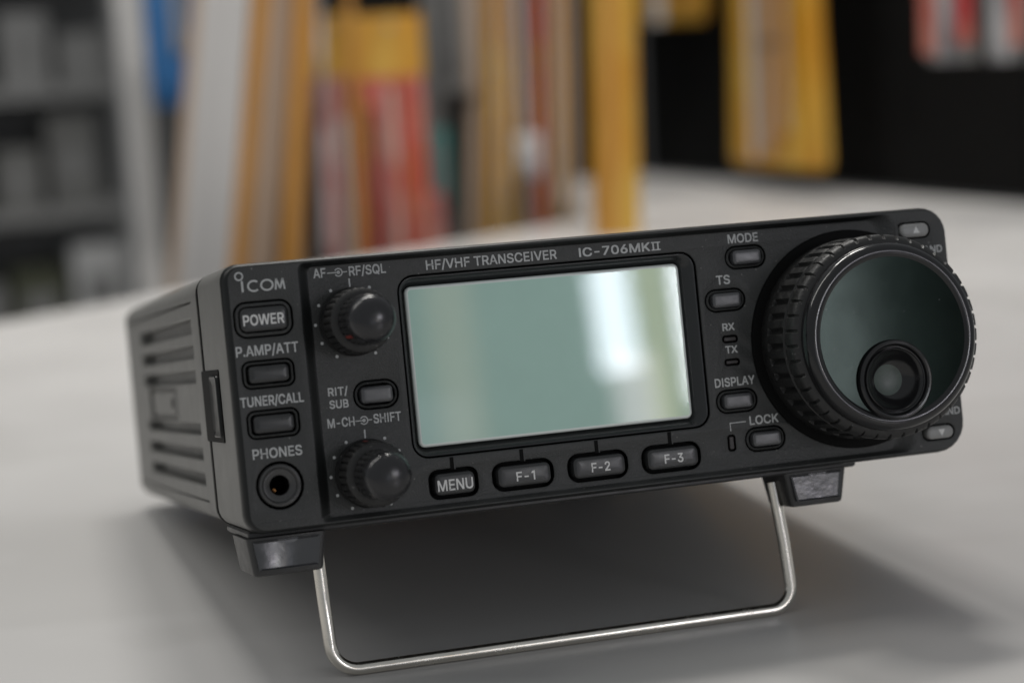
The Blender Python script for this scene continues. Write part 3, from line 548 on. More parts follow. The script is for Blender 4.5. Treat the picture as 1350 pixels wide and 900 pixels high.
def rim(i, e):
    """face outline inset by i all round and by e more along the socket end"""
    c = OUT
    return rr(c[0] + e / 2, 0, c[2] - 2 * i - e, c[3] - 2 * i, tuple(max(.4, q - i) for q in c[4]))


mb.loft([at(rim(0, 0), 2.4), at(rim(.06, .05), 1.5), at(rim(.2, .18), .75), at(rim(.42, .36), .28), at(rim(.62, .5), .07), at(rim(BV, .6), 0)], 3)  # dark shading of the edge put into the bevel's colour
fholes = []
# wells of the left column and of the right end
LEFTKEYS = [(-75.6, 16.3, 12.4, 7.6, 2.6, 'P'), (-75.65, 4.9, 11.1, 5.9, 1.8, ''), (-75.6, -5.45, 11.1, 6.0, 1.8, '')]
for k in LEFTKEYS:
    fholes.append(well(mb, k[:5], 0, 2.6))
JACK = (-75.5, -18.35)
fholes.append(well(mb, (JACK[0], JACK[1], 10.0, 10.0, 5.0), 0, 10, .22))
BAND = [(75.0, 23.0, 8.6, 3.7, 1.8, 1), (76.5, -23.35, 8.2, 3.5, 1.7, -1)]
for k in BAND:
    fholes.append(well(mb, k[:5], 0, 2.0))
fholes.append(rr(*REC))
mb.plate(rim(BV, .6), fholes, lambda a, b: (a, 0, b), 0)
# recess slope
n_rim = len(mb.f)
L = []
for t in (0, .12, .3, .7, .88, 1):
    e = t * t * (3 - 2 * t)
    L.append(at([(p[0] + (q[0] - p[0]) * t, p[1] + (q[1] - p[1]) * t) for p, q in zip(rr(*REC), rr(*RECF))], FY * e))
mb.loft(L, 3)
for q, f in enumerate(mb.f):          # lower lip and right-hand slope stay panel-coloured; shade is painted on the other walls
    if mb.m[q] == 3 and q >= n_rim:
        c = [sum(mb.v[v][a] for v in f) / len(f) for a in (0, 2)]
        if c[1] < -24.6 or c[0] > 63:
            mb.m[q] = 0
pholes = []
RINGKEYS = [(-53.0, -1.65, 9.8, 6.2, 2.9), (33.95, 20.4, 9.8, 5.2, 2.5), (28.15, 11.2, 9.7, 5.1, 2.5), (28.6, -11.3, 9.9, 5.3, 2.5), (34.55, -20.35, 9.7, 5.5, 2.6)]
for k in RINGKEYS:
    pholes.append(well(mb, k, FY, 2.6))
FKEYS = [(-38.0, -22.15, 10.9, 6.3, 2.0, 'MENU', -41.9, -34.1, -23.5, 2.25), (-22.45, -22.1, 13.9, 6.2, 2.5, 'F-1', -24.4, -20.2, -23.25, 1.9),
         (-5.35, -22.1, 13.9, 6.2, 2.5, 'F-2', -7.3, -3.0, -23.2, 1.9), (11.8, -22.15, 13.9, 6.2, 2.5, 'F-3', 9.7, 14.1, -23.2, 1.9)]
for k in FKEYS:
    pholes.append(well(mb, k[:5], FY, 2.4))
LEDS = [(28.4, 2.5, 3.7, 1.75, .7), (28.4, -2.65, 3.7, 1.6, .7), (26.4, -20.5, 1.9, 3.7, .7)]
for k in LEDS:
    pholes.append(well(mb, k, FY, 1.0, .15))
BEZ = (-12.15, 3.2, 68.2, 39.1, 3.6)
pholes.append(well(mb, BEZ, FY, .6, .25))
mb.f.pop(); mb.m.pop()          # the screen well has no floor of its own
DIAL = (58.0, -0.2)
pholes.append(well(mb, (DIAL[0] - 0.0, DIAL[1], 50.4, 50.4, 25.2, 12), FY, .8, .25) if False else [])
pholes.pop()
mb.plate(rr(*RECF), pholes, lambda a, b: (a, FY, b), 0)
# notches that tie the four soft keys to the screen
for (x, za, zb) in ((-37.95, -16.6, -19.2), (-22.35, -16.6, -19.2), (-5.25, -16.55, -19.2), (11.85, -16.5, -19.2)):
    mb.box(x - .5, x + .3, FY - .05, FY + .3, zb, za, 1)  # black strip paints the shade of the groove
    mb.box(x + .34, x + .62, FY - .12, FY + .3, zb, za, 0)
# printing
P = 2
yp, y0 = FY - .03, -.03
text(mb, 'P.AMP/ATT', -82.0, -68.9, 8.9, 2.05, y0, P)
text(mb, 'TUNER/CALL', -82.1, -68.8, -1.55, 1.95, y0, P)
text(mb, 'PHONES', -80.6, -70.2, -12.45, 2.0, y0, P)
# maker's mark: a ring above the I, then C O M in even-width strokes
stroke(mb, arc(-79.9, 25.45, .78, .78, 0, 360, 32)[:-1], .3, y0, P, True)
stroke(mb, [(-79.35, 22.15), (-79.35, 24.45)], .42, y0, P)
stroke(mb, arc(-76.95, 23.25, 1.2, 1.05, 48, 312, 28), .38, y0, P)
stroke(mb, arc(-74.2, 23.25, 1.22, 1.05, 0, 360, 32)[:-1], .38, y0, P, True)
for seg in ([(-72.45, 22.1), (-72.2, 24.4)], [(-72.2, 24.4), (-71.5, 22.3)], [(-71.5, 22.3), (-70.8, 24.4)], [(-70.8, 24.4), (-70.55, 22.1)]):
    stroke(mb, seg, .36, y0, P)
mb.box(-80.4, -70.0, -.12, .1, -26.05, -25.8, 0)
# middle
def coax(mb, cx, cz, x0, x1):
    stroke(mb, [(x0, cz), (cx - .35, cz)], .2, yp, P)
    stroke(mb, arc(cx, cz, .8, .8, 150, -150, 24), .24, yp, P)
    stroke(mb, arc(cx, cz, .22, .22, 0, 360, 12)[:-1], .28, yp, P, True)
    stroke(mb, [(cx + .92, cz), (x1, cz)], .2, yp, P)


text(mb, 'AF', -63.95, -61.3, 23.85, 1.9, yp, P)
coax(mb, -58.55, 24.65, -61.0, -56.7)
text(mb, 'RF/SQL', -56.3, -48.3, 23.75, 1.9, yp, P)
text(mb, 'M-CH', -64.0, -58.2, -7.7, 1.85, yp, P)
coax(mb, -56.15, -6.85, -58.0, -54.4)
text(mb, 'SHIFT', -54.1, -48.1, -7.65, 1.85, yp, P)
text(mb, 'RIT/', -63.25, -59.0, -1.05, 1.65, yp, P)
text(mb, 'SUB', -63.2, -59.1, -3.7, 1.65, yp, P)
text(mb, 'HF/VHF TRANSCEIVER', -39.5, -10.1, 23.6, 1.95, yp, P)
text(mb, 'IC-706MK', -5.0, 11.6, 23.55, 1.85, yp, P, .075)
for x in (12.35, 13.45):
    stroke(mb, [(x, 23.55), (x, 25.4)], .36, yp, P)
for z in (23.66, 25.3):
    stroke(mb, [(11.85, z), (14.05, z)], .26, yp - .005, P)
text(mb, 'MODE', 30.1, 37.4, 23.7, 1.9, yp, P)
text(mb, 'TS', 26.4, 29.7, 14.8, 1.9, yp, P)
text(mb, 'RX', 26.8, 29.7, 4.45, 1.55, yp, P)
text(mb, 'TX', 27.0, 29.9, -.6, 1.55, yp, P)
text(mb, 'DISPLAY', 23.7, 33.3, -7.9, 1.85, yp, P)
text(mb, 'LOCK', 31.1, 38.1, -16.95, 1.85, yp, P)
stroke(mb, [(26.4, -17.9), (26.4, -16.1)], .2, yp, P)
stroke(mb, [(26.3, -16.1), (30.2, -16.1)], .2, yp - .005, P)
text(mb, 'BAND', 75.9, 81.9, 17.6, 1.55, y0, P)
text(mb, 'BAND', 76.2, 82.4, -19.6, 1.55, y0, P)
for (cx, cz) in ((-56.4, 14.0), (-56.25, -18.0)):
    for a in (30, 60, 90, 120, 150, 210, 240, 270, 300, 330):
        r = 8.05
        if a == 90 or a == 270:
            continue
        pass
    for a in (-149, -119, -90, -60, -31, 31, 60, 90, 119, 149):
        x, z = cx + 8.1 * math.sin(math.radians(a)), cz + 8.1 * math.cos(math.radians(a))
        mb.add(at(circ(x, z, .34, 14), yp), [list(range(14))], P)
    stroke(mb, [(cx, cz + 7.4), (cx, cz + 9.2)], .34, yp, P)
mb.build('front_panel', [M['face'], M['black'], M['print'], M['trimshade'], M['case']], radio, angle=28)


# keys -------------------------------------------------------------
def keycap(mb, cx, cz, w, h, r, yback, yfront, mi=0, dome=.25):
    K = (cx, cz, w, h, r)
    mb.loft([at(rri(*K, -.12), yback), at(rri(*K, 0), yfront + .55), at(rri(*K, .10), yfront + .22), at(rri(*K, .38), yfront + .02),
             at(rri(*K, .75), yfront - dome * .35), at(rri(*K, min(w, h) * .36), yfront - dome * .8)], mi)
    q = rri(*K, min(w, h) * .36)
    mb.add(at(q, yfront - dome * .8), [list(range(len(q)))], mi)


def collar(mb, k, y, gap, width, mi):
    c = k[:5]
    mb.loft([at(rri(*c, gap), y + 1.6), at(rri(*c, gap), y + .25), at(rri(*c, gap + .18), y - .02), at(rri(*c, gap + width * .5), y - .1), at(rri(*c, gap + width - .15), y - .02), at(rri(*c, gap + width), y + .3), at(rri(*c, gap + width), y + 2.4)], mi)


def key(name, k, y, kw, kh, kr, proud, lab=None, txt=None, m='key', gap=.32, cw=.85, ring=True, tm='keyprint', dome=.14):
    mb = MB()
    keycap(mb, k[0], k[1], kw, kh, kr, y + 2.2, y - proud, 0, dome)
    if txt:
        body, u0, u1, z0, cap = txt
        text(mb, body, u0, u1, z0, cap, y - proud - dome * .8 - .04, 1)
    o = mb.build(name, [M[m], M[tm]], radio)
    if lab:
        o['label'] = lab
    if ring:
        mb = MB()
        collar(mb, k, y, gap, cw, 0)
        mb.build('key_collar', M['face'], o)
    return o


key('power_button', LEFTKEYS[0], 0, 9.9, 4.9, 1.3, 1.0, 'largest black key, marked POWER', ('POWER', -80.05, -71.5, 15.15, 2.1))
key('push_button', LEFTKEYS[1], 0, 8.4, 3.5, .9, .8, 'plain black key under P.AMP/ATT', cw=.6)
key('push_button', LEFTKEYS[2], 0, 8.4, 3.6, .9, .8, 'plain black key under TUNER/CALL', cw=.6)
for k, lab in zip(RINGKEYS, ('small oval key beside RIT/SUB', 'small oval key under MODE', 'small oval key under TS', 'small oval key under DISPLAY', 'small oval key under LOCK')):
    key('push_button', k, FY, 6.9, 3.2 if k[3] < 6 else 3.5, .9, 1.1, lab, cw=.6, m='keylight', dome=.05)
for k in FKEYS:
    key('function_button', k, FY, k[2] - 2.0, k[3] - 1.7, 1.3, 1.1, 'black soft key marked ' + k[5], (k[5],) + k[6:10], ring=False)
for k in BAND:
    mb = MB()
    keycap(mb, k[0] + .1, k[1], k[2] - 1.5, k[3] - .6, 1.4, 1.8, -.8, 0, .1)
    s = k[5]
    cx, cz = k[0] + .35, k[1]
    mb.add(at([(cx - .85, cz - .7 * s), (cx + .85, cz - .7 * s), (cx, cz + .9 * s)], -.93), [(0, 1, 2)], 1)
    o = mb.build('band_button', [M['keygrey'], M['keyprint']], radio)
    o['label'] = 'grey key with a white triangle pointing ' + ('up' if s > 0 else 'down')
for k, lab in zip(LEDS, ('dark lamp window under RX', 'dark lamp window under TX', 'upright dark lamp slit left of LOCK')):
    mb = MB()
    c = k[:5]
    mb.loft([at(rri(*c, .42), FY + .9), at(rri(*c, .42), FY + .15), at(rri(*c, .55), FY + .02)], 0, False, True)
    mb.build('indicator_lamp', M['led'], radio)['label'] = lab

# headphone socket -------------------------------------------------
def lathe(mb, cx, cz, prof, n=64, mi=0, mod=None, cap=True):
    loops = []
    for (r, y) in prof:
        loops.append([(cx + (r + (mod(r, y, 2 * PI * k / n) if mod else 0)) * math.cos(2 * PI * k / n), y,
                       cz + (r + (mod(r, y, 2 * PI * k / n) if mod else 0)) * math.sin(2 * PI * k / n)) for k in range(n)])
    mb.loft(loops, mi, False, cap)


jack = MB()
lathe(jack, *JACK, [(4.55, 1.5), (4.5, .1), (4.3, -.25), (3.9, -.35), (3.6, -.1), (3.4, .25), (2.5, .45), (2.15, .7), (2.0, 1.2), (2.0, 9)], 48)
jo = jack.build('headphone_jack', M['jackring'], radio)
mb = MB()
mb.loft([at(circ(JACK[0], JACK[1], 1.95, 32), 1.0), at(circ(JACK[0], JACK[1], 1.95, 32), 8.8)], 0, False, True)
mb.build('jack_bore', M['black'], jo)
mb = MB()
mb.tube([(JACK[0] - 1.2, 1.5, JACK[1] - 1.1), (JACK[0] - .9, 2.2, JACK[1] - .9), (JACK[0] - .7, 3.4, JACK[1] - 1.0)], .5, 10)
mb.build('spring_contact', M['brass'], jo)

# screen -----------------------------------------------------------
GL = (-13.05, 3.15, 62.7, 34.4, 1.4)
mb = MB()


def mixl(t, y):
    return at([(p[0] + (q[0] - p[0]) * t, p[1] + (q[1] - p[1]) * t) for p, q in zip(rri(*BEZ, .3), rri(*GL, -.15))], y)


mb.loft([mixl(-.02, FY + .6), mixl(0, FY + .45), mixl(.06, FY + .30), mixl(.2, FY + .35), mixl(.45, FY + .85), mixl(.72, FY + 1.7), mixl(.92, FY + 2.4), mixl(1, FY + 2.7), mixl(1, FY + 3.4)], 0)
disp = mb.build('display', M['bezel'], radio)
disp['label'] = 'blank grey-green screen in a glossy black sunken frame'
mb = MB()
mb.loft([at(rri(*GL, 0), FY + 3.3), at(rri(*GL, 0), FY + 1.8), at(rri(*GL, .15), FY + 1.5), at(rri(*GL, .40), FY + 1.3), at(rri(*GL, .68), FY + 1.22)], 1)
g = rri(*GL, .68)
mb.add(at(g, FY + 1.22), [list(range(len(g)))], 0)
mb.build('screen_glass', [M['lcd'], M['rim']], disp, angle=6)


# small double knobs -----------------------------------------------
def knurl(n, depth, y0, y1):
    def f(r, y, a):
        if y1 <= y <= y0:
            s = math.cos(n * a)
            return -depth * (max(0, s) ** 2)
        return 0
    return f


for (cx, cz, lab, ra, on_ring) in ((-56.4, 14.0, 'upper double knob, under AF and RF/SQL', 218, False), (-56.25, -18.0, 'lower double knob, under M-CH and SHIFT', 98, True)):
    mb = MB()
    lathe(mb, cx, cz, [(7.25, FY), (7.25, .5), (7.0, .1), (6.85, -.3), (6.95, -.8), (6.95, -3.0), (6.9, -6.2), (6.6, -7.2), (5.9, -7.7), (5.2, -7.8)], 168, 0, knurl(28, .55, -.5, -6.5), False)
    if on_ring:
        a = math.radians(ra)
        ux, uz = math.cos(a), math.sin(a)
        tx, tz = -uz, ux
        mb.add([(cx + ux * 7.03 + tx * s, y, cz + uz * 7.03 + tz * s) for s, y in ((-.35, -1), (.35, -1), (.35, -4.6), (-.35, -4.6))], [(0, 1, 2, 3)], 1)
    ko = mb.build('rotary_knob', [M['rubber'], M['red']], radio)
    ko['label'] = lab
    mb = MB()
    lathe(mb, cx, cz, [(5.3, -7.5), (5.25, -8.2), (5.25, -11.5), (5.2, -15.0), (5.05, -15.8), (4.95, -16.1)], 144, 0, knurl(24, .4, -8, -15.2), False)
    if not on_ring:
        a = math.radians(ra)
        ux, uz = math.cos(a), math.sin(a)
        tx, tz = -uz, ux
        mb.add([(cx + ux * 5.32 + tx * s, y, cz + uz * 5.32 + tz * s) for s, y in ((-.35, -9.5), (.35, -9.5), (.35, -15), (-.35, -15))], [(0, 1, 2, 3)], 1)
    mb.build('inner_knob', [M['knob'], M['red']], ko)
    mb = MB()
    lathe(mb, cx, cz, [(4.95, -16.05), (4.9, -16.5), (4.65, -17.2), (4.1, -17.9), (3.3, -18.45), (2.3, -18.8), (1.1, -19.0), (.3, -19.05)], 64)
    mb.build('knob_cap', M['cap'], ko)

# tuning dial ------------------------------------------------------
DX, DZ = DIAL
mb = MB()
lathe(mb, DX, DZ, [(24.7, FY + .02), (24.7, FY - .5), (24.5, FY - .8), (24.0, FY - .9), (21.0, FY - .9)], 96, 0, None, False)
dial = mb.build('tuning_dial', M['black'], radio)
dial['label'] = 'large ribbed rubber dial with dark metal face and finger dimple'
NT = 42


def tooth(r, y, a):
    p = (a * NT / (2 * PI)) % 1.0
    if -15.4 <= y <= -11.2:                          # narrow front ribs
        return -0.55 if p < .16 else 0
    if -9.8 <= y <= -2.4:                            # wide rear blocks, scalloped
        q = (a * NT / (2 * PI) + .5) % 1.0
        e = max(0.0, math.cos(2 * PI * (q - .5)))
        return -1.0 * e ** .8 * (1.0 if y > -9.0 else .55)
    return 0


mb = MB()
lathe(mb, DX, DZ, [(22.6, FY - .85), (22.6, -1.6), (22.5, -2.3), (22.45, -2.5), (22.4, -6.0), (22.35, -8.9), (22.3, -9.4), (22.2, -9.9), (21.7, -10.2), (21.6, -10.7), (21.9, -11.0), (22.35, -11.3), (22.5, -12.2),
                  (22.45, -14.0), (22.3, -14.9), (21.9, -15.35), (21.3, -15.7), (20.6, -15.9), (20.2, -16.0)], NT * 12, 0, tooth, False)
mb.build('rubber_grip', M['rubber'], dial, angle=40)
mb = MB()
lathe(mb, DX, DZ, [(20.6, -15.6), (20.55, -16.8), (20.3, -17.8), (19.8, -18.5), (19.2, -18.85), (18.6, -18.95), (18.0, -18.9), (17.6, -18.7), (17.3, -18.5), (17.2, -18.2)], 96, 0, None, False)
mb.build('dial_ring', M['gloss'], dial)
FC = (DX - .75, DZ - 9.45)
mb = MB()
mb.plate(circ(DX, DZ, 17.35, 96), [circ(FC[0], FC[1], 7.5, 48)], lambda a, b: (a, -18.45, b))
mb.build('dial_face', M['disc'], dial)
mb = MB()
lathe(mb, FC[0], FC[1], [(8.75, -18.3), (8.75, -19.0), (8.6, -19.5), (8.25, -19.8), (7.85, -19.75), (7.6, -19.5), (7.4, -19.1), (7.35, -18.7), (7.0, -18.6), (6.9, -19.0), (6.7, -19.15), (6.4, -18.9), (6.0, -18.1), (5.2, -16.9), (4.0, -15.8),
                         (3.4, -15.5)], 64, 0, None, False)
lathe(mb, FC[0], FC[1], [(3.4, -15.5), (3.0, -15.3), (2.0, -15.1), (1.0, -15.0), (.2, -15.0)], 64, 1)
mb.build('finger_cup', [M['gloss'], M['cup']], dial)

# release latch on the left side -----------------------------------
mb = MB()
K = (28.0, -1.1, 25.6, 15.8, .8)
mb.loft([[(-83.55, a, b) for a, b in rri(*K, 0, 3)], [(-83.85, a, b) for a, b in rri(*K, 0.05, 3)]], 0, False, True)
lo = mb.build('release_latch', M['black'], radio)  # black base paints the shade of the latch recess
mb = MB()
K = (21.6, -1.1, 10.4, 13.6, 1.6)
mb.loft([[(-83.8, a, b) for a, b in rri(*K, 0)], [(-84.25, a, b) for a, b in rri(*K, .1)], [(-84.4, a, b) for a, b in rri(*K, .4)], [(-84.1, a, b) for a, b in rri(*K, 1.2)], [(-83.95, a, b) for a, b in rri(*K, 2.4)]], 0, False, True)
mb.build('latch_lever', M['trimshade'], lo)

# feet, stand plate and wire stand ---------------------------------
def foot(x0, x1, y0, y1, ztop, zbot, tap, pad=True):
    mb = MB()
    def ring(z, i, bev):
        return [(a, b, z) for a, b in rr((x0 + x1) / 2, (y0 + y1) / 2, x1 - x0 - 2 * i, y1 - y0 - 2 * i * .5, bev, 3)]
    mb.loft([ring(ztop, 0, .8), ring(zbot + .8, tap, .8), ring(zbot + .2, tap + .25, .8), ring(zbot, tap + .8, .6)], 0, True, True)
    o = mb.build('foot', M['foot'], radio)
    if pad:
        zt, zb = ztop - .7, zbot + 1.3
        yf = y0 - .30
        a0, a1 = x0 + 1.3, x1 - 1.3
        lean = 0.0
        q = [(a0, zt), (a1, zt), (a1 - tap * .9, zb), (a0 + tap * .9, zb)]
        mbp = MB()
        n = 6
        outer = [(p[0], yf - .25 + (lean if p[1] == zb else 0) * .8, p[1]) for p in q]
        cxm, czm = (x0 + x1) / 2, (zt + zb) / 2
        inn = [(cxm + (p[0] - cxm) * .9, p[1] * 1 + (.35 if p[1] == zb else -.35), 0) for p in q]
        inner_ = [(a, yf + .15 + (lean if q[i][1] == zb else 0) * .8, b) for i, (a, b, _) in enumerate(inn)]
        mbp.loft([outer, inner_], 0, False, True)
        back = [(p[0], yf + 1.2, p[1]) for p in q]
        mbp.loft([back, outer], 0)
        # screw lug at the top edge
        mbp.loft([[(cxm + .3 + 2.2 * math.cos(t), yf - .02, zt + .1 + 1.0 * math.sin(t)) for t in [PI + PI * k / 10 for k in range(11)]],
                  [(cxm + .3 + 2.2 * math.cos(t), yf + .6, zt + .1 + 1.0 * math.sin(t)) for t in [PI + PI * k / 10 for k in range(11)]]], 0, True, False)
        mbp.build('foot_pad', M['footpad'], o)
    return o


mb = MB()
mb.box(-82.4, 57.5, 5.0, 34.0, -29.2, -27.6, 0, .4)
mb.build('base_plate', M['foot'], radio)
foot(-83.2, -66.4, 3.0, 22.0, -29.0, -37.0, .9)['label'] = 'black wedge foot under the socket end, its glossy front catching light'
foot(39.6, 55.0, 5.0, 19.0, -29.0, -36.8, 1.2)['label'] = 'black wedge foot under the dial end'
for x0 in (-58, 44):
    mb = MB()
    mb.box(x0, x0 + 16, 180, 194, -33.1, -27.5, 0, .8)
    mb.build('foot', M['foot'], radio)

wr = 1.4
pts = [(-66.9, 12, -33.0), (-66.5, 12, -44), (-66.0, 12, -54.0)]
for k in range(9):
    a = math.radians(180 + 90 * k / 8)
    pts.append((-60.0 + 6 * math.cos(a), 12, -54.0 + 6 * math.sin(a)))
pts += [(-30, 12, -60), (0, 12, -60)]
for k in range(9):
    a = math.radians(270 + 90 * k / 8)
    pts.append((36.6 + 5 * math.cos(a), 12, -55.0 + 5 * math.sin(a)))
pts += [(41.0, 12, -45), (39.6, 12, -31.0)]
mb = MB()
mb.tube(pts, wr, 20)
mb.build('wire_stand', M['steel'], radio, angle=60)


# ------------------------------------------------------------------ goods behind the counter
M['yellow'] = mat('yellow_card', (0.46, 0.25, 0.018), 0.5, var=0.30, vscale=8)
M['amber'] = mat('amber_card', (0.40, 0.19, 0.035), 0.5, var=0.35, vscale=8)
M['beige'] = mat('beige_card', (0.36, 0.27, 0.20), 0.6, var=0.12, vscale=8)
M['white'] = mat('white_card', (0.46, 0.455, 0.45), 0.55, var=0.08, vscale=6)
M['pale'] = mat('pale_plastic', (0.50, 0.50, 0.50), 0.4, var=0.15, vscale=14)
M['silver'] = mat('silver_packet', (0.24, 0.24, 0.245), 0.4, var=0.4, vscale=20)
M['redp'] = mat('red_packet', (0.40, 0.055, 0.055), 0.4, var=0.50, vscale=18)
M['pink'] = mat('pink_packet', (0.42, 0.17, 0.14), 0.45, var=0.55, vscale=16)
M['orange'] = mat('orange_packet', (0.42, 0.13, 0.03), 0.45, var=0.50, vscale=16)
M['blue'] = mat('blue_packet', (0.03, 0.13, 0.32), 0.4, var=0.40, vscale=9)
M['teal'] = mat('teal_packet', (0.03, 0.13, 0.12), 0.4, var=0.2, vscale=12)
M['dark'] = mat('dark_goods', (0.03, 0.03, 0.03), 0.6, var=0.4, vscale=10)
M['grey'] = mat('grey_goods', (0.19, 0.19, 0.188), 0.6, var=0.3, vscale=8)
M['greygreen'] = mat('olive_goods', (0.06, 0.065, 0.04), 0.6, var=0.3, vscale=8)
M['rack'] = mat('grey_rack', (0.22, 0.22, 0.218), 0.5, var=0.1, vscale=6)
M['rod'] = mat('silver_rod', (0.42, 0.42, 0.45), 0.35, metal=0.6, var=0.1, vscale=20)


def mottle(m, a, b, scale, stretch):
    """two printed inks in uneven upright streaks"""
    nt = m.node_tree
    for n in nt.nodes:
        if n.type == 'MIX_RGB':
            n.inputs[1].default_value = (*a, 1)
            n.inputs[2].default_value = (*b, 1)
            for l in list(n.inputs[0].links):
                src = l.from_socket
                r = nt.nodes.new('ShaderNodeMapRange')
                r.inputs['From Min'].default_value = 0.40
                r.inputs['From Max'].default_value = 0.60
                nt.links.new(src, r.inputs[0])
                nt.links.new(r.outputs[0], n.inputs[0])
        if n.type == 'MAPPING':
            n.inputs['Scale'].default_value = stretch
        if n.type == 'TEX_NOISE' and n.inputs['Detail'].default_value == 5:
            n.inputs['Scale'].default_value = scale


mottle(M['redp'], (0.40, 0.025, 0.03), (0.44, 0.17, 0.13), 60, (1, 1, .35))
mottle(M['pink'], (0.42, 0.08, 0.07), (0.46, 0.33, 0.28), 60, (1, 1, .35))
mottle(M['orange'], (0.42, 0.16, 0.02), (0.40, 0.06, 0.04), 60, (1, 1, .35))
mottle(M['yellow'], (0.45, 0.21, 0.012), (0.52, 0.31, 0.045), 45, (1, 1, .3))
mottle(M['silver'], (0.13, 0.13, 0.14), (0.42, 0.42, 0.43), 70, (1, 1, .35))


def beam(mb, p, q, w, d, mi=0):
    """upright board from p to q: p, q bottom and top centres, w wide in x, d deep in y"""
    L = []
    for c in (p, q):
        L.append([(c[0] + a, c[1] + b, c[2]) for a, b in rr(0, 0, w, d, min(w, d) * .18, 2)])
    mb.loft(L, mi, True, True)


def extend(x, z, x2, z2, zt):
    return x + (x2 - x) * (zt - z) / (z2 - z)


def leaning(name, label, cat, group, Y, bx, tx, w, d, m, band=None, zb=-745, zt=420):
    """long carton on the floor, axis through (bx, z=0) and (tx, z=163)"""
    x0, x1 = extend(bx, 0, tx, 163, zb), extend(bx, 0, tx, 163, zt)
    o = empty(name, (x0 * MM, Y * MM, zb * MM))
    prop(o, label, cat, group)
    off = (x0, Y, zb)
    mb = MB()
    beam(mb, (x0, Y, zb), (x1, Y, zt), w, d)
    mb.build('carton', m, o, off=off)
    if band:
        for (zc, h) in ((zt - 60, 50), (zb + 120, 70)):
            xa, xb = extend(bx, 0, tx, 163, zc), extend(bx, 0, tx, 163, zc + h)
            mb = MB()
            beam(mb, (xa, Y, zc), (xb, Y, zc + h), w + 1, d + 1)
            mb.build('paper_band', band, o, off=off)
    return o


G = 'long goods standing on end behind the counter'
leaning('display_pole', 'slim pale grey upright pole left of the blue packet', 'pole', None, 1300, 58, 56, 24, 24, M['white'], M['pale'])
leaning('long_carton', 'wide white carton leaning to the right, leftmost of the leaning cartons', 'carton', G, 905, 45, 68, 37, 26, M['white'], M['pale'])
leaning('long_carton', 'thin amber carton touching the wide white carton', 'carton', G, 900, 66.5, 92.5, 11, 18, M['amber'], M['yellow'])
leaning('long_carton', 'beige carton between two thin amber cartons', 'carton', G, 915, 82, 108, 23, 20, M['beige'], M['white'])
leaning('long_carton', 'thin amber carton left of the red packets', 'carton', G, 905, 102, 121.5, 12, 18, M['amber'], M['yellow'])
leaning('long_carton', 'beige carton half hidden behind the leftmost red packet', 'carton', G, 960, 119, 135, 18, 18, M['beige'], M['white'])
leaning('long_carton', 'broad yellow carton between the grey tube and the amber carton', 'carton', G, 1050, 292, 301, 30, 24, M['yellow'], M['amber'])
leaning('long_carton', 'amber carton right of the broad yellow carton', 'carton', G, 1055, 318, 326, 17, 22, M['amber'], M['yellow'])
leaning('long_carton', 'dull yellow carton beside the black gap', 'carton', G, 1060, 335, 344, 16, 20, M['yellow'], M['beige'])
leaning('long_tube', 'grey tube behind the teal packet', 'tube', None, 1080, 253, 256, 20, 20, M['grey'], M['pale'])
leaning('long_tube', 'silver rod standing in front of the yellow cartons', 'tube', None, 1030, 306, 307, 7, 7, M['rod'])
leaning('long_tube', 'silver rod at the right edge of the yellow cartons', 'tube', None, 1035, 330, 333, 6, 6, M['rod'])

leaning('long_carton', 'thin brown beige strip left of the broad yellow carton', 'carton', G, 1045, 268, 279, 9, 10, M['beige'], M['pale'])
leaning('long_carton', 'thin dark strip between the broad yellow carton and the amber one', 'carton', G, 1040, 309.5, 315, 5, 8, M['dark'])
leaning('long_carton', 'narrow orange strip in front of the amber carton', 'carton', G, 1020, 313, 318, 6, 8, M['orange'], M['yellow'])
leaning('long_carton', 'narrow beige strip at the left edge of the black gap', 'carton', G, 1010, 334, 338, 5, 8, M['beige'], M['pale'])
leaning('long_tube', 'silver rod in front of the broad yellow carton', 'tube', None, 1000, 276, 284, 4, 4, M['rod'])
leaning('long_carton', 'thin white strip along the left edge of the leaning white carton', 'carton', G, 880, 23, 49, 6, 8, M['beige'], M['pale'])
leaning('long_carton', 'narrow amber strip between the two largest red packets', 'carton', G, 905, 150, 152, 5, 8, M['amber'], M['yellow'])
leaning('long_tube', 'pale rod in front of the leftmost red packet', 'tube', None, 900, 126, 131, 4, 4, M['silver'])

# free-standing yellow box on the counter
o = empty('tall_box', (0.303, 0.83, 0))
prop(o, 'tall narrow yellow box standing on the counter in front of the black board', 'box')
mb = MB()
beam(mb, (0, 0, 0), (7, 0, 330), 27, 22)
mb.build('carton', M['yellow'], o, off=(0, 0, 0))
mb = MB()
beam(mb, (-7.2, -11.4, 2), (-.2, -11.4, 328), 7, 1.2)
mb.build('printed_stripe', M['amber'], o, off=(0, 0, 0))


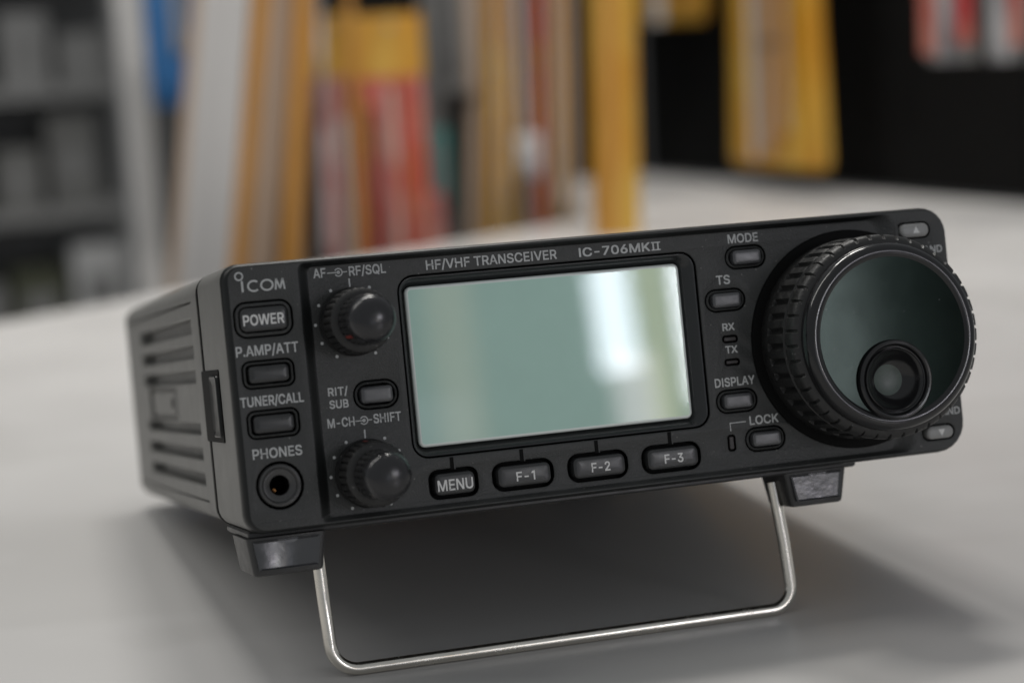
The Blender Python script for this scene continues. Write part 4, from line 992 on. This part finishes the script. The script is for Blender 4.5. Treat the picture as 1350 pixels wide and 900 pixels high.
def packet(name, label, group, x, Y, zt, zb, w, header, body, contents, hh=40, rz=0.0, d=9, flare=.94):
    """hanging packet: header card, pouch and the goods inside; base at its lower edge"""
    o = empty(name, (x * MM, Y * MM, zb * MM), rz=rz)
    prop(o, label, 'packet', group)
    H = zt - zb
    mb = MB()
    L = []
    for (z, k, th) in ((0, flare - .04, 2), (6, flare + .02, d * .7), (H * .22, max(1, flare * .96), d), (H * .40, 1, d), (H * .75, .98, d), (H - hh, .96, 4)):
        L.append([(a, b, z) for a, b in rr(0, 0, w * k, th, th * .45, 3)])
    mb.loft(L, 0, True, True)
    mb.build('pouch', body, o, off=(0, 0, 0))
    mb = MB()
    mb.box(-w / 2, w / 2, -2.6, 2.6, H - hh - 2, H, 0, .5)
    mb.build('header_card', header, o, off=(0, 0, 0))
    for (xc, ww, z0, z1, m) in contents:
        mb = MB()
        beam(mb, (xc, -d / 2 - .5, z0 * H), (xc, -d / 2 - .5, z1 * H), ww, 4)
        mb.build('insert', m, o, off=(0, 0, 0))
    mb = MB()
    mb.tube([(0, -6, H - 8), (0, 50, H - 8)], 2, 8)
    mb.build('hanging_loop', M['rack'], o, off=(0, 0, 0))
    return o


GP = 'packets hanging behind the counter'
packet('hanging_packet', 'narrower pink and silver striped packet with yellow header, leftmost of the red packets', GP, 144, 930, 152, -160, 32, M['yellow'], M['pink'],
       [(-13, 4, .0, .62, M['beige']), (-8, 6, .05, .84, M['redp']), (-2, 3, .02, .50, M['silver']), (3, 5, .02, .78, M['pale']), (8, 4, .05, .86, M['redp']), (13, 4, .0, .8, M['orange'])])
packet('hanging_packet', 'broad red and orange striped packet with a wide yellow header', GP, 183, 930, 150, -160, 46, M['yellow'], M['redp'],
       [(-20, 4, .02, .84, M['orange']), (-15, 3, .0, .8, M['dark']), (-9, 5, .03, .77, M['redp']), (-2, 6, .05, .84, M['pink']), (4, 3, .02, .86, M['orange']), (9, 6, .0, .72, M['redp']), (14, 3, .05, .86, M['orange']), (19, 5, .05, .6, M['pink'])])
packet('hanging_packet', 'narrow red packet low between the orange packet and the teal packet', GP, 215, 960, 26, -170, 16, M['redp'], M['redp'], [(0, 6, .1, .7, M['orange'])], 20)
packet('hanging_packet', 'small dark teal packet right of the red packets', GP, 224, 975, 70, 10, 20, M['teal'], M['teal'], [(0, 5, .1, .8, M['grey'])], 14)
packet('hanging_packet', 'blue packet hanging right of the grey pole', GP, 74, 1200, 230, 90, 34, M['blue'], M['blue'], [(-8, 8, .1, .7, M['blue']), (7, 9, .3, .75, M['grey'])], 30)
packet('hanging_packet', 'pale clear packet with dark insert between the red and yellow goods', GP, 262, 1040, 240, 92, 30, M['pale'], M['grey'], [(-6, 8, .08, .7, M['dark']), (8, 7, .0, .7, M['beige'])], 30)
packet('hanging_packet', 'small clear packet with a round pale end in front of the yellow cartons', GP, 304, 1015, 60, 28, 18, M['pale'], M['pale'], [(0, 6, .1, .6, M['rod'])], 8)

AW = math.radians(-98.4) + PI   # packets that hang from the side board face left


def board_packet(label, group, x, Y, zt, zb, w, header, body, contents, hh=30, flare=.94):
    o = packet('hanging_packet', label, group, x, Y, zt, zb, w, header, body, contents, hh, rz=-math.radians(81.6), flare=flare)
    return o


GB = 'packets hanging from the black board'
board_packet('wide yellow packet with a clear middle, bottom flared out, alone on the black board', GB, 500, 1006, 300, 22, 118, M['yellow'], M['yellow'],
             [(-42, 24, .03, .82, M['yellow']), (-12, 20, .05, .86, M['beige']), (-27, 4, .02, .7, M['pale']), (6, 16, .06, .85, M['amber']), (20, 9, .1, .5, M['beige']), (38, 26, .01, .86, M['yellow']), (0, 34, .33, .345, M['dark'])], 40, 1.10)
board_packet('red and silver packet at the right edge of the black board', GB, 512, 735, 290, 101, 104, M['grey'], M['grey'],
             [(-40, 14, .03, .8, M['redp']), (-22, 16, .0, .75, M['silver']), (-3, 16, .06, .8, M['redp']), (14, 10, .0, .78, M['dark']), (30, 16, .0, .8, M['silver']), (46, 10, .05, .8, M['redp'])], 30)
board_packet('yellow packet hanging high beside the wide yellow packet', GB, 500, 1210, 300, 134, 110, M['yellow'], M['yellow'], [(-20, 18, .0, .2, M['white']), (26, 14, .05, .5, M['amber'])], 40)
board_packet('yellow and white packet hanging high, farthest along the black board', GB, 490, 1330, 300, 133, 90, M['yellow'], M['yellow'], [(-22, 26, .0, .18, M['white']), (22, 22, .0, .14, M['white'])], 40)

# far shelving at the left
rack = empty('shelf_rack', (0.02, 2.1, -0.749))
prop(rack, 'open grey shelving with dark stock far behind the left end of the counter', 'shelving')
ro = (20, 2100, -749)
for x in (-190, 125):
    for y in (2000, 2250):
        mb = MB()
        mb.box(x - 9, x + 9, y - 9, y + 9, -749, 900, 0, 1)
        mb.build('post', M['rack'], rack, off=ro)
SH = (-560, -190, -45, 95, 235, 520)
for z in SH:
    mb = MB()
    mb.box(-200, 135, 1990, 2260, z - 12, z + 4, 0, 1)
    mb.build('shelf', M['rack'], rack, off=ro)
mb = MB()
mb.box(-200, 135, 2130, 2136, -749, 900)
mb.build('back_panel', M['rack'], rack, off=ro)
stock = [(-190, -150, 60, 90, 'dim', 'dark carton on the low shelf, at its left end'), (-190, -60, 70, 60, 'grey', 'grey carton on the low shelf, left of the olive one'),
         (-190, 15, 60, 75, 'greygreen', 'olive carton on the low shelf'), (-190, 85, 60, 100, 'pale', 'pale carton at the right end of the low shelf'),
         (-45, -150, 70, 110, 'dim', 'dark carton at the left end of the middle shelf'), (-45, -70, 60, 90, 'grey', 'grey carton on the middle shelf, second from the left'), (-45, 2, 50, 70, 'dim', 'squat dark carton in the middle of the middle shelf'),
         (-45, 65, 55, 105, 'dim', 'tall dark carton near the right end of the middle shelf'), (95, -150, 70, 80, 'grey', 'grey carton at the left end of the upper shelf'),
         (95, -65, 80, 110, 'grey', 'tall grey carton on the upper shelf'), (95, 20, 55, 85, 'rack', 'light grey carton on the upper shelf'), (95, 85, 55, 60, 'grey', 'low grey carton at the right end of the upper shelf')]
for (z, x, w, h, m, lab) in stock:
    o = empty('stock_carton', (x * MM, 2.06, (z + 4) * MM))
    prop(o, lab, 'carton', 'cartons on the far shelving')
    mb = MB()
    mb.box(-w / 2, w / 2, -60, 60, 0, h, 0, 1.5)
    mb.build('carton', M[m], o, off=(0, 0, 0))
    mb = MB()
    mb.box(-w * .3, w * .3, -60.8, -60.1, h * .3, h * .65, 0)
    mb.build('label_sticker', M['grey'] if m != 'grey' else M['rack'], o, off=(0, 0, 0))
